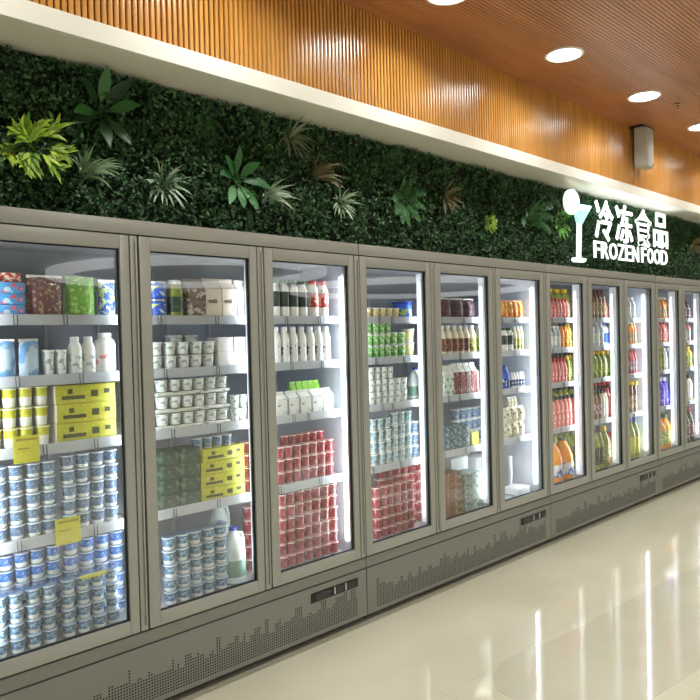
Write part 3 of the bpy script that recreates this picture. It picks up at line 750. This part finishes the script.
# door 3
row(3, 4, 'green cap bottle', 272, 309, 4, hz=.2); row(3, 4, 'red cap bottle', 310, 330, 2, hz=.2)
row(3, 3, 'white bottle', 272, 332, 7, hz=.19)
row(3, 2, 'whitetop carton', 272, 334, 5, hz=.125, gap=.84); row(3, 2, 'greentop carton', 288, 336, 5, y=.24, rowid=1, hz=.165, gap=.88)
row(3, 1, 'red cup', 273, 336, 7, 3, hz=.066); row(3, 1, 'red cup', 278, 333, 6, 4, y=.205, rowid=1, hz=.06)
row(3, 0, 'red cup', 273, 338, 7, 6, hz=.064, y=.11)
# door 4
row(4, 4, 'cream cup', 366, 400, 5, hz=.058); row(4, 4, 'blue tub', 402, 415, 1, hz=.10)
row(4, 3, 'green cup', 366, 391, 4, 3, hz=.07); row(4, 3, 'green cup', 391, 406, 2, 2, hz=.075); row(4, 3, 'cream cup', 406, 416, 1, 2, hz=.085)
row(4, 2, 'white cup', 367, 393, 4, 3, hz=.073); row(4, 2, 'white cup', 393, 407, 2, 2, hz=.073); row(4, 2, 'milk jug', 413, 424, 1, hz=.2)
row(4, 1, 'teal cup', 368, 389, 3, 4, hz=.068); row(4, 1, 'teal cup', 389, 410, 3, 4, hz=.074); row(4, 1, 'tall slate cup', 409, 419, 1, 3, hz=.075)
row(4, 0, 'red cup', 370, 411, 6, 5, hz=.06, y=.11); row(4, 0, 'red cup', 375, 421, 6, 6, y=.185, rowid=1, hz=.064)
# door 5
row(5, 4, 'purple bag', 440, 476, 3, hz=.13)
row(5, 3, 'brown bottle', 440, 470, 5, hz=.19); row(5, 3, 'olive bottle', 470, 482, 2, hz=.19)
row(5, 2, 'greenwhite carton', 441, 451, 2, hz=.2, gap=.88); row(5, 2, 'redbrown carton', 451, 475, 4, hz=.21, gap=.88); row(5, 2, 'white block', 475, 483, 1, 2, hz=.075)
row(5, 1, 'blue dark pack', 441, 466, 2, 2, hz=.075); row(5, 1, 'tall slate cup', 452, 483, 5, 3, y=.24, rowid=1, hz=.08); row(5, 1, 'yellow small box', 467, 475, 1, hz=.09)
row(5, 0, 'brown box', 443, 457, 1, 6, hz=.047, y=.11); row(5, 0, 'pale box', 460, 478, 1, 4, hz=.062, y=.11); row(5, 0, 'white box', 446, 464, 1, 3, hz=.11, y=.27, rowid=1); row(5, 0, 'white box', 472, 486, 1, 2, hz=.15, y=.27, rowid=1)
# door 6
row(6, 4, 'orange pouch', 502, 523, 4, hz=.13)
row(6, 3, 'green cap bottle', 502, 513, 2, hz=.17); row(6, 3, 'olive bottle', 513, 525, 3, hz=.18)
row(6, 2, 'blue jug', 503, 509, 1, hz=.17); row(6, 2, 'dkblue bottle', 509, 527, 5, hz=.115)
row(6, 1, 'cream pouch', 503, 527, 3, 2, hz=.11); row(6, 1, 'cream pouch', 505, 527, 3, 3, y=.2, rowid=1, hz=.095)
row(6, 0, 'white box', 506, 514, 1, 3, hz=.085, y=.26, rowid=1); row(6, 0, 'white box', 512, 528, 1, 1, hz=.05, y=.11, rowid=0, z0=0)
# door 7
row(7, 4, 'pink bottle', 549, 569, 6, hz=.16); row(7, 4, 'greenish bottle', 550, 572, 3, y=.23, rowid=1, hz=.25)
row(7, 3, 'clear bottle', 549, 560, 3, hz=.18); row(7, 3, 'orange bottle', 560, 568, 2, hz=.2); row(7, 3, 'yellow bottle', 568, 573, 1, hz=.2)
row(7, 2, 'pink bottle', 549, 566, 5, hz=.19); row(7, 2, 'mixed brown bottle', 552, 573, 5, y=.25, hz=.235, rowid=1); row(7, 2, 'greenish bottle', 566, 573, 2, hz=.21)
row(7, 1, 'salmon bottle', 550, 574, 6, hz=.25); row(7, 1, 'green glass bottle', 553, 575, 4, y=.26, hz=.31, rowid=1)
row(7, 0, 'orange jug', 551, 573, 2, hz=.33, y=.11); row(7, 0, 'green glass bottle', 552, 576, 4, hz=.36, y=.31, rowid=1)
# door 8
row(8, 4, 'tan bottle', 591, 606, 4, hz=.25); row(8, 4, 'pink bottle', 606, 610, 1, hz=.15)
row(8, 3, 'clear bottle', 591, 604, 3, hz=.21); row(8, 3, 'bluelabel bottle', 604, 611, 1, hz=.21)
row(8, 2, 'greenish bottle', 592, 611, 4, hz=.23)
row(8, 1, 'dark wine bottle', 594, 611, 4, y=.25, hz=.3, rowid=1); row(8, 1, 'mixed brown bottle', 593, 600, 2, hz=.25); row(8, 1, 'pale bottle', 600, 606, 2, hz=.25); row(8, 1, 'pink bottle', 606, 612, 1, hz=.25)
row(8, 0, 'green glass bottle', 593, 602, 2, hz=.36, y=.11); row(8, 0, 'greenish bottle', 602, 608, 1, hz=.36, y=.11); row(8, 0, 'pink bottle', 608, 613, 1, hz=.3, y=.11)
# door 9
row(9, 4, 'clear bottle', 628, 638, 2, hz=.2); row(9, 3, 'amber bottle', 628, 638, 3, hz=.21); row(9, 2, 'red juice bottle', 628, 638, 3, hz=.22)
row(9, 1, 'yellow cap tub', 628, 639, 2, hz=.29); row(9, 0, 'lime big bottle', 629, 641, 2, hz=.38, y=.11)
# door 10
row(10, 4, 'amber bottle', 658, 669, 3, hz=.22); row(10, 3, 'pink round bottle', 658, 669, 3, hz=.22); row(10, 2, 'greenish bottle', 658, 664, 2, hz=.24); row(10, 2, 'clear bottle', 664, 669, 2, hz=.22)
row(10, 1, 'purple bottle', 659, 670, 2, hz=.28); row(10, 0, 'amber big bottle', 659, 671, 2, hz=.34, y=.11)
# door 11
row(11, 4, 'dark wine bottle', 683, 691, 2, hz=.22); row(11, 3, 'mint bottle', 683, 691, 2, hz=.22); row(11, 2, 'yellow bottle', 684, 692, 2, hz=.22)
row(11, 1, 'pale bottle', 684, 692, 2, hz=.27); row(11, 0, 'dark wine bottle', 684, 693, 2, hz=.36, y=.11)
for k, (o, w, h) in PROTO.items():
    if o.get('_fresh'):
        print('unused', k)
        for c in list(o.children): bpy.data.objects.remove(c)
        bpy.data.objects.remove(o)

# labels: which door, shelf, layer, column
shelfname = {4: 'top shelf', 3: 'second shelf', 2: 'middle shelf', 1: 'fourth shelf', 0: 'bottom shelf'}
doorname = ordn
from collections import defaultdict
grp = defaultdict(list)
for r in ALL: grp[(r[1], r[2], r[3], r[6])].append(r)
rowcount = defaultdict(set)
for r in ALL: rowcount[(r[1], r[2], r[3])].add(r[6])
for (d, s, key, rw), L in grp.items():
    look, cat = LOOK[key]
    # layers by height, columns by x
    zs = sorted({round(r[0].location.z, 2) for r in L})
    cols = []
    for x in sorted(r[4] for r in L):
        if not cols or x-cols[-1][-1] > .022: cols.append([x])
        else: cols[-1].append(x)
    def colof(x): return next(i for i, c in enumerate(cols) if c[0]-1e-6 <= x <= c[-1]+1e-6)
    zsc = defaultdict(list)
    for r in L: zsc[colof(r[4])].append(r[0].location.z)
    for r in L:
        ci = colof(r[4]); zl = sorted(zsc[ci]); li = zl.index(r[0].location.z)
        words = look
        if len(rowcount[(d, s, key)]) > 1: words = ('rear ' if rw else 'front ')+words
        pos = []
        if len(zl) > 1: pos.append(ordn[li]+' up')
        if len(cols) > 1: pos.append(ordn[ci]+' from left')
        lab = words+(', '+', '.join(pos) if pos else '')+', '+shelfname[s]+', '+doorname[d-1]+' glass door'
        assert len(lab.replace('-', ' ').split()) <= 16, lab
        if len(lab.split()) < 4: lab += ' from left'
        tag(r[0], lab, cat, (look+'s' if not look.endswith('s') else look)+' on the '+shelfname[s] if len(L) > 1 else None)

# plastic film and yellow price tags
def hang_tag(u0, v0, u1, v1, y, lab):
    a = on_y(u0, v0, y); b = on_y(u1, v1, y)
    t = empty('price_tag', (a.x, y, b.z)); w = b.x-a.x; h = a.z-b.z
    bm = nb(); box(bm, 0, w, -.0008, .0008, 0, h); obj('card', bm, MT['tag'], t)
    bm = nb(); box(bm, w*.1, w*.9, -.0014, -.0008, h*.82, h*.9, 0); box(bm, w*.15, w*.6, -.0014, -.0008, h*.5, h*.56); obj('printing', bm, plain('tag_ink', S(176, 150, 50), .5), t)
    tag(t, lab, 'price tag', 'yellow price tags')
hang_tag(13, 437, 40, 461, .106, 'yellow price tag hanging from the shelf below the yellow topped cups')
hang_tag(55, 520, 81, 541, .106, 'yellow price tag hanging from the fourth shelf above the blue cups, first door')
t = empty('price_tag', tuple(on_y(82, 600, .085))); bm = nb(); box(bm, 0, .105, -.0, .022, 0, .0016); box(bm, .0, .105, -.0012, 0, -.008, .0016); obj('card', bm, MT['tag'], t)
t.location.z = .375+4*.0588+.004; t.location.y = .082; t.rotation_euler = (0, 0, 0)
tag(t, 'narrow yellow price tag lying flat on stacked cups, bottom shelf, first glass door', 'price tag')
film = glassmat('plastic_film', (.82, .9, .97, 1), 2.5, .12)
for nm, u0, u1, lab, dr in (('plastic_film', -18, 50, 'crinkled clear plastic film over stacked cups, bottom shelf, left half, first glass door', 1), ('plastic_film', 54, 113, 'crinkled clear plastic film over stacked cups, bottom shelf, right half, first glass door', 1), ('plastic_film', 158, 222, 'clear blue plastic film over stacked cups, bottom shelf, second glass door', 2)):
    xa, xb = max(on_y(u0, 350, .12).x, MODX[0]+.05), on_y(u1, 350, .12).x
    zt = SH[0]+(4*.0588 if dr == 1 else 5*.0618)+.0035
    bm = nb(); nx, ny = 16, 6; g = [[bm.verts.new((xa+(xb-xa)*i/nx, .104+.07*j/ny, zt+.0012+.0045*random.random())) for j in range(ny+1)] for i in range(nx+1)]
    for i in range(nx):
        for j in range(ny): bm.faces.new((g[i][j], g[i+1][j], g[i+1][j+1], g[i][j+1]))
    q = bmesh.ops.extrude_face_region(bm, geom=bm.faces[:]); bmesh.ops.translate(bm, vec=(0, 0, .0008), verts=[e for e in q['geom'] if isinstance(e, bmesh.types.BMVert)])
    o = obj(nm, bm, film, None, 20); tag(o, lab, 'plastic film', 'plastic films over cup stacks')

# ------------------------------------------------------------- green wall
bm = nb(); box(bm, XL, XR, GWY, .9, H_TOP-.0, SOF-.001); struct('wall_green', bm, MT['backing'])
import numpy as np
def leaf_stuff(name, n, xr, mat, seed, size=(.012, .028)):
    rs = np.random.RandomState(seed)
    # sprigs: clusters of small leaves
    ns = n//9; sx = rs.uniform(*xr, ns); sz = rs.uniform(H_TOP+.005, SOF-.01, ns); sd = rs.uniform(.01, .06, ns)*(1+.35*np.sin(sx*9+np.sin(sz*7)*2))
    k = np.repeat(np.arange(ns), 9); m = len(k)
    c = np.stack([sx[k]+rs.normal(0, .018, m), GWY-np.clip(sd[k]+rs.uniform(-.012, .02, m), .004, .11), sz[k]+rs.normal(0, .018, m)], 1)
    c[:, 2] = np.clip(c[:, 2], H_TOP+.012, SOF-.022)
    L = rs.uniform(*size, m)
    d = np.stack([rs.normal(0, 1, m), rs.normal(-.55, .5, m), rs.normal(.1, 1, m)], 1); d /= np.linalg.norm(d, axis=1)[:, None]
    nrm = np.stack([rs.normal(0, .55, m), -np.ones(m), rs.normal(.5, .5, m)], 1)
    s = np.cross(d, nrm); s /= np.linalg.norm(s, axis=1)[:, None]; up = np.cross(s, d)
    h = L/2; wd = L*.3
    v = np.empty((m, 6, 3))
    v[:, 0] = c-d*h[:, None]; v[:, 3] = c+d*h[:, None]
    fold = up*(wd*.35)[:, None]
    v[:, 1] = c-d*(h*.25)[:, None]+s*wd[:, None]+fold; v[:, 2] = c+d*(h*.35)[:, None]+s*(wd*.85)[:, None]+fold
    v[:, 5] = c-d*(h*.25)[:, None]-s*wd[:, None]+fold; v[:, 4] = c+d*(h*.35)[:, None]-s*(wd*.85)[:, None]+fold
    v[:, :, 1] = np.minimum(v[:, :, 1], GWY-.001); v[:, :, 2] = np.clip(v[:, :, 2], H_TOP+.002, SOF-.003)
    me = bpy.data.meshes.new(name); me.vertices.add(m*6); me.vertices.foreach_set('co', v.reshape(-1))
    base = np.arange(m)*6
    loops = np.stack([base, base+1, base+2, base+3, base, base+3, base+4, base+5], 1).reshape(-1)
    me.loops.add(len(loops)); me.loops.foreach_set('vertex_index', loops.astype(np.int32))
    me.polygons.add(m*2); me.polygons.foreach_set('loop_start', (np.arange(m*2)*4).astype(np.int32)); 
    me.update(calc_edges=True); me.validate()
    me.materials.append(mat)
    o = bpy.data.objects.new(name, me); COL.objects.link(o); return o
g1 = leafmat('boxwood_leaf', [S(24, 48, 26), S(42, 80, 40), S(30, 64, 38), S(64, 112, 56), S(90, 130, 92)], .42)
tag(leaf_stuff('green_wall_foliage', 95000, (.0, 10.5), g1, 3), 'dense small-leaved dark green foliage covering the wall above the freezers', 'foliage', None, 'stuff')

def blade(bm, p, d, L, w, droop, seg=6, mi=0, fold=.25, side=None, tip=1.0):
    """a leaf blade from p along d, arching down"""
    p = Vector(p); d = Vector(d).normalized(); prev = None
    pos = p.copy(); dirn = d.copy(); st = L/seg
    for i in range(seg+1):
        t = i/seg
        ww = w*(math.sin(PI*min(1, t*.82+.12))**.8)*(1-t**4*tip) if tip < 1.5 else w*math.sin(PI*(t*.93+.05))
        s = dirn.cross(Vector((0, -1, .25)) if side is None else side)
        s = s.normalized() if s.length > 1e-4 else Vector((1, 0, 0))
        up = s.cross(dirn).normalized()
        row_ = [bm.verts.new(pos-s*ww+up*ww*fold), bm.verts.new(pos), bm.verts.new(pos+s*ww+up*ww*fold)]
        if prev:
            for a in (0, 1):
                f = bm.faces.new((prev[a], prev[a+1], row_[a+1], row_[a])); f.material_index = mi
        prev = row_
        dirn = (dirn+Vector((0, 0, -droop/seg))).normalized(); pos = pos+dirn*st
def clampg(bm):
    for v in bm.verts:
        v.co.y = min(v.co.y, GWY-.004)
        v.co.z = min(max(v.co.z, H_TOP+.006), SOF-.008)
LM = {
 'lime': leafmat('leaf_lime', [S(120, 165, 40), S(176, 206, 70), S(90, 140, 40), S(206, 222, 110)], .4),
 'dusty': leafmat('leaf_dusty', [S(112, 142, 104), S(146, 172, 134), S(92, 124, 90)], .45),
 'spider': leafmat('leaf_spider', [S(160, 184, 158), S(190, 206, 184), S(120, 156, 124)], .4),
 'grey': leafmat('leaf_greygreen', [S(98, 118, 90), S(130, 140, 112), S(82, 104, 78)], .5),
 'brown': leafmat('leaf_brown', [S(106, 100, 66), S(134, 124, 92), S(86, 82, 54)], .5),
 'deep': leafmat('leaf_deep', [S(26, 58, 30), S(36, 74, 38), S(30, 66, 34), S(70, 136, 62)], .4),
 'mid': leafmat('leaf_mid', [S(48, 104, 52), S(70, 130, 70), S(38, 86, 44)], .4),
 'bright': leafmat('leaf_bright', [S(90, 178, 70), S(140, 210, 90), S(60, 150, 50)], .35),
}
def plant(kind, u, v, rpx, mat, lab, name, seed, y=.245):
    rnd = random.Random(seed); c = on_y(u, v, y); sc = .2525*(1092-u)*2.73/(2.73+y)/1.0
    R = rpx/sc*(1.35 if kind in ('spider', 'tuft') else 1)
    bm = nb(); o0 = Vector((0, .03, 0))
    if kind == 'spider':
        for k in range(22):
            a = 2*PI*k/22+rnd.uniform(-.15, .15); d = Vector((math.cos(a), -.45-rnd.random()*.5, math.sin(a)*.9+.25))
            blade(bm, o0, d, R*rnd.uniform(.85, 1.15), R*.055, rnd.uniform(.5, 1.3))
    elif kind == 'tuft':
        for k in range(24):
            a = PI/2+rnd.uniform(-1.25, .75); d = Vector((math.cos(a), -.5-rnd.random()*.4, math.sin(a)+.2))
            blade(bm, o0, d, R*rnd.uniform(.9, 1.5), R*.045, rnd.uniform(.8, 1.7))
    elif kind == 'croton':
        for k in range(9):
            a = 2*PI*k/9+rnd.uniform(-.2, .2); rr = R*rnd.uniform(.25, .7); b = o0+Vector((math.cos(a)*rr, -.03-rnd.random()*.03, math.sin(a)*rr))
            tube(bm, [o0, (o0+b)/2+Vector((0, -.01, 0)), b], .0025, 0, 5)
            for q in range(16):
                aa = a+rnd.uniform(-1.3, 1.3); d = Vector((math.cos(aa), -.35-rnd.random()*.6, math.sin(aa)))
                blade(bm, b+Vector((math.cos(a), 0, math.sin(a)))*R*.03*(q-8), d, R*rnd.uniform(.34, .58), R*.062, .3, 4)
    elif kind == 'fern':
        for k in range(9):
            a = 2*PI*k/9+rnd.uniform(-.25, .25); d = Vector((math.cos(a), -.5, math.sin(a)+.3)).normalized(); pos = o0.copy(); pts = [pos.copy()]
            for i in range(12):
                d = (d+Vector((0, 0, -.09))).normalized(); pos = pos+d*R/11; pts.append(pos.copy())
                s = d.cross(Vector((0, -1, .1))).normalized()
                for sg in (-1, 1):
                    blade(bm, pos, s*sg+d*.45, R*.30*(1-(i/13)**1.5)+R*.04, R*.032, .25, 3)
            tube(bm, pts, .0018, 0, 5)
    elif kind == 'palm':
        for k in range(7):
            a = PI*.5+(k-3)*.38+rnd.uniform(-.1, .1); d = Vector((math.cos(a), -.35, math.sin(a))).normalized(); pos = o0.copy(); pts = [pos.copy()]
            for i in range(10):
                d = (d+Vector((0, -.01, -.12))).normalized(); pos = pos+d*R*1.15/10; pts.append(pos.copy())
                s = d.cross(Vector((0, -1, .1))).normalized()
                for sg in (-1, 1): blade(bm, pos, s*sg*.7+d, R*.42*(1-(i/13)**2), R*.028, .45, 4)
            tube(bm, pts, .002, 0, 5)
    elif kind == 'broad':
        for k in range(8):
            a = 2*PI*k/8+rnd.uniform(-.3, .3); d = Vector((math.cos(a), -.4-rnd.random()*.4, math.sin(a)+.15)); st = o0+Vector((math.cos(a), -.3, math.sin(a)))*R*.2
            tube(bm, [o0, st], .003, 0, 5)
            blade(bm, st, d, R*rnd.uniform(.7, .95), R*.15, rnd.uniform(.2, .9), 8, fold=.18, tip=2)
    bmesh.ops.translate(bm, vec=c, verts=bm.verts); clampg(bm); bmesh.ops.translate(bm, vec=-c, verts=bm.verts)
    t = empty(name, tuple(c)); obj('leaves', bm, LM[mat], t, 60, recalc=False)
    bm = nb(); lathe(bm, [(.012, -.012, 0), (.014, 0, 0), (.012, .012, 0)], 10); bmesh.ops.translate(bm, vec=(0, .04, 0), verts=bm.verts); obj('crown', bm, LM[mat], t)
    tag(t, lab, 'plant', 'accent plants set in the green wall')
plant('croton', 32, 145, 36, 'lime', 'bright lime green bushy plant at the far left of the green wall', 'croton_plant', 1)
plant('broad', 104, 110, 44, 'deep', 'large broad-leaved dark green plant near the soffit, beside the lime plant', 'broadleaf_plant', 2)
plant('tuft', 86, 176, 24, 'dusty', 'dusty green grass tuft arching right, below the large broad-leaved plant', 'grass_tuft', 3)
plant('spider', 165, 185, 23, 'spider', 'pale striped spider plant, the roundest one, left of the shiny broad leaves', 'spider_plant', 4)
plant('broad', 240, 180, 34, 'mid', 'shiny mid green broad-leaved plant above the second glass door', 'broadleaf_plant', 5)
plant('spider', 292, 137, 22, 'grey', 'grey-green spider plant close under the soffit', 'spider_plant', 6)
plant('tuft', 315, 180, 22, 'brown', 'brownish grass tuft fanning upward above the third glass door', 'grass_tuft', 7)
plant('tuft', 268, 200, 20, 'spider', 'pale arching grass tuft directly right of the shiny broad-leaved plant', 'grass_tuft', 8)
plant('spider', 343, 203, 17, 'spider', 'small pale spider plant just above the first two freezers joint', 'spider_plant', 9)
plant('fern', 404, 200, 26, 'mid', 'mid green drooping fern above the fourth glass door', 'fern', 10)
plant('spider', 446, 197, 17, 'brown', 'reddish brown spiky plant above the fifth glass door', 'spider_plant', 11)
plant('croton', 487, 224, 11, 'lime', 'small yellow-green bushy plant low above the sixth glass door', 'croton_plant', 12)
plant('palm', 530, 222, 26, 'mid', 'green palm with combed fronds left of the cocktail glass sign', 'palm_plant', 13)
plant('fern', 560, 222, 17, 'bright', 'bright green fern lit by the cocktail glass sign', 'fern', 14)
plant('palm', 690, 250, 16, 'brown', 'brownish palm at the right edge of the green wall', 'palm_plant', 15)
plant('palm', 386, 165, 20, 'deep', 'dark green palm under the soffit left of the drooping fern', 'palm_plant', 16)
plant('fern', 208, 120, 17, 'deep', 'dark fern under the soffit above the spider plants', 'fern', 17)

# ------------------------------------------------------------------- sign
SY = .185
def fit_text(body, u0, v0, u1, v1, v0r, v1r, bold, parent, origin, names):
    """characters spread between the corners of the photographed line of lettering"""
    tl, bl, tr, br = on_y(u0, v0, SY), on_y(u0, v1, SY), on_y(u1, v0r, SY), on_y(u1, v1r, SY)
    x0, x1 = bl.x, br.x; zb = (bl.z+br.z)/2; zt = (tl.z+tr.z)/2
    return x0, x1, zb, zt
def char_obj(ch, x0, x1, z0, z1, bold, parent, name):
    me = tri_text(ch, 1.0, .02, bold)
    co = [v.co.copy() for v in me.vertices]
    ax0 = min(c.x for c in co); ax1 = max(c.x for c in co); ay0 = min(c.y for c in co); ay1 = max(c.y for c in co)
    for v in me.vertices:
        c = v.co
        v.co = (x0+(c.x-ax0)/(ax1-ax0)*(x1-x0), SY-.0 + (-c.z/.02)*.006, z0+(c.y-ay0)/(ay1-ay0)*(z1-z0))
    me.materials.append(MT['signw']); me.update()
    o = bpy.data.objects.new(name, me); COL.objects.link(o); o.parent = parent; return o
sg = empty('illuminated_sign', (0, 0, 0))
tag(sg, 'glowing white shop sign with Chinese characters over FROZEN FOOD lettering on green wall', 'sign')
for ch, (ua, ub, va, vb) in zip('冷冻食品', ((595, 613, 200, 241), (615.5, 632.5, 205, 243), (635.5, 651, 209.5, 246.5), (653.5, 667.5, 213.5, 248))):
    a = on_y(ua, va, SY); b = on_y(ub, vb, SY); um = (ua+ub)/2
    zt = on_y(um, va, SY).z; zb = on_y(um, vb, SY).z
    char_obj(ch, on_y(ua, (va+vb)/2, SY).x, on_y(ub, (va+vb)/2, SY).x, zb, zt, .010, sg, 'character')
lets = 'FROZENFOOD'
us = [594, 601.5, 609.5, 618, 625.5, 632.5, 641.5, 647.5, 654, 661, 668]
for i, ch in enumerate(lets):
    ua, ub = us[i], us[i+1]-1.0
    if ch == 'N': ub = 638.5
    if ch == 'F' and i == 6: ub = 646
    um = (ua+ub)/2
    vt = 240.5+(um-594)*.142; vb = 257.5+(um-594)*.106
    char_obj(ch, on_y(ua, 250, SY).x, on_y(ub, 250, SY).x, on_y(um, vb, SY).z, on_y(um, vt, SY).z, .002, sg, 'letter')
for u in (600, 625, 660):
    c = on_y(u, 235, SY); bm = nb(); box(bm, c.x-.008, c.x+.008, SY+.015, GWY, c.z-.008, c.z+.008); obj('mounting_post', bm, MT['signside'], sg)
cg = empty('cocktail_glass_sign'); tag(cg, 'glowing cocktail glass sign with a lemon slice left of the lettering', 'sign')
def uvp(pts): return [(on_y(u, v, SY).x, on_y(u, v, SY).z) for u, v in pts]
bm = nb(); poly_prism(bm, uvp([(573, 203), (590.5, 206.5), (582, 222), (581, 224), (578.5, 224), (577, 221)]), SY-.015, SY+.015); obj('glass_bowl', bm, MT['signc'], cg, None)
bm = nb(); poly_prism(bm, uvp([(578, 222), (581.3, 223), (580.5, 258.5), (577.6, 258.2)]), SY-.006, SY+.014); obj('glass_stem', bm, MT['signw'], cg, None)
bm = nb(); poly_prism(bm, uvp([(573.5, 257.5), (584.5, 258.6), (584.5, 261), (583, 262.5), (574.5, 262), (572.8, 260)]), SY-.017, SY+.015); obj('glass_foot', bm, MT['signw'], cg, None)
bm = nb(); poly_prism(bm, uvp([(570.5+7*math.cos(a)+.8*math.sin(a)*0, 202+12.6*math.sin(a)+1.2*math.cos(a)) for a in [2*PI*k/28 for k in range(28)]]), SY-.019, SY+.006); obj('lemon_slice', bm, MT['signl'], cg, None)
c = on_y(579, 240, SY); bm = nb(); box(bm, c.x-.01, c.x+.01, SY+.015, GWY, c.z-.01, c.z+.01); obj('mounting_post', bm, MT['signside'], cg)
# light the sign throws
a = on_y(575, 225, SY); b = on_y(668, 240, SY)
l = bpy.data.lights.new('sign_lamp', 'AREA'); l.shape = 'RECTANGLE'; l.size = b.x-a.x; l.size_y = .12; l.energy = 3.2; l.color = (.86, .97, 1)
o = bpy.data.objects.new('sign_lamp', l); COL.objects.link(o); o.location = ((a.x+b.x)/2, SY-.04, 2.60); o.rotation_euler = (PI, 0, 0)

# ------------------------------------------------------------ world, view
w = bpy.data.worlds.new('world'); scn.world = w; w.use_nodes = True
w.node_tree.nodes['Background'].inputs[0].default_value = (.9, .93, 1, 1); w.node_tree.nodes['Background'].inputs[1].default_value = .3
vs = scn.view_settings; scn.display_settings.display_device = 'sRGB'
vs.view_transform = 'Standard'; vs.look = 'None'; vs.exposure = 0.0; vs.gamma = 1; vs.use_curve_mapping = False
cy = scn.cycles; cy.use_denoising = True; cy.max_bounces = 10; cy.transparent_max_bounces = 24; cy.glossy_bounces = 5; cy.diffuse_bounces = 4
cy.caustics_reflective = False; cy.caustics_refractive = False; cy.sample_clamp_indirect = 6
print('THINGS', len(ALL), 'OBJECTS', len(COL.objects))
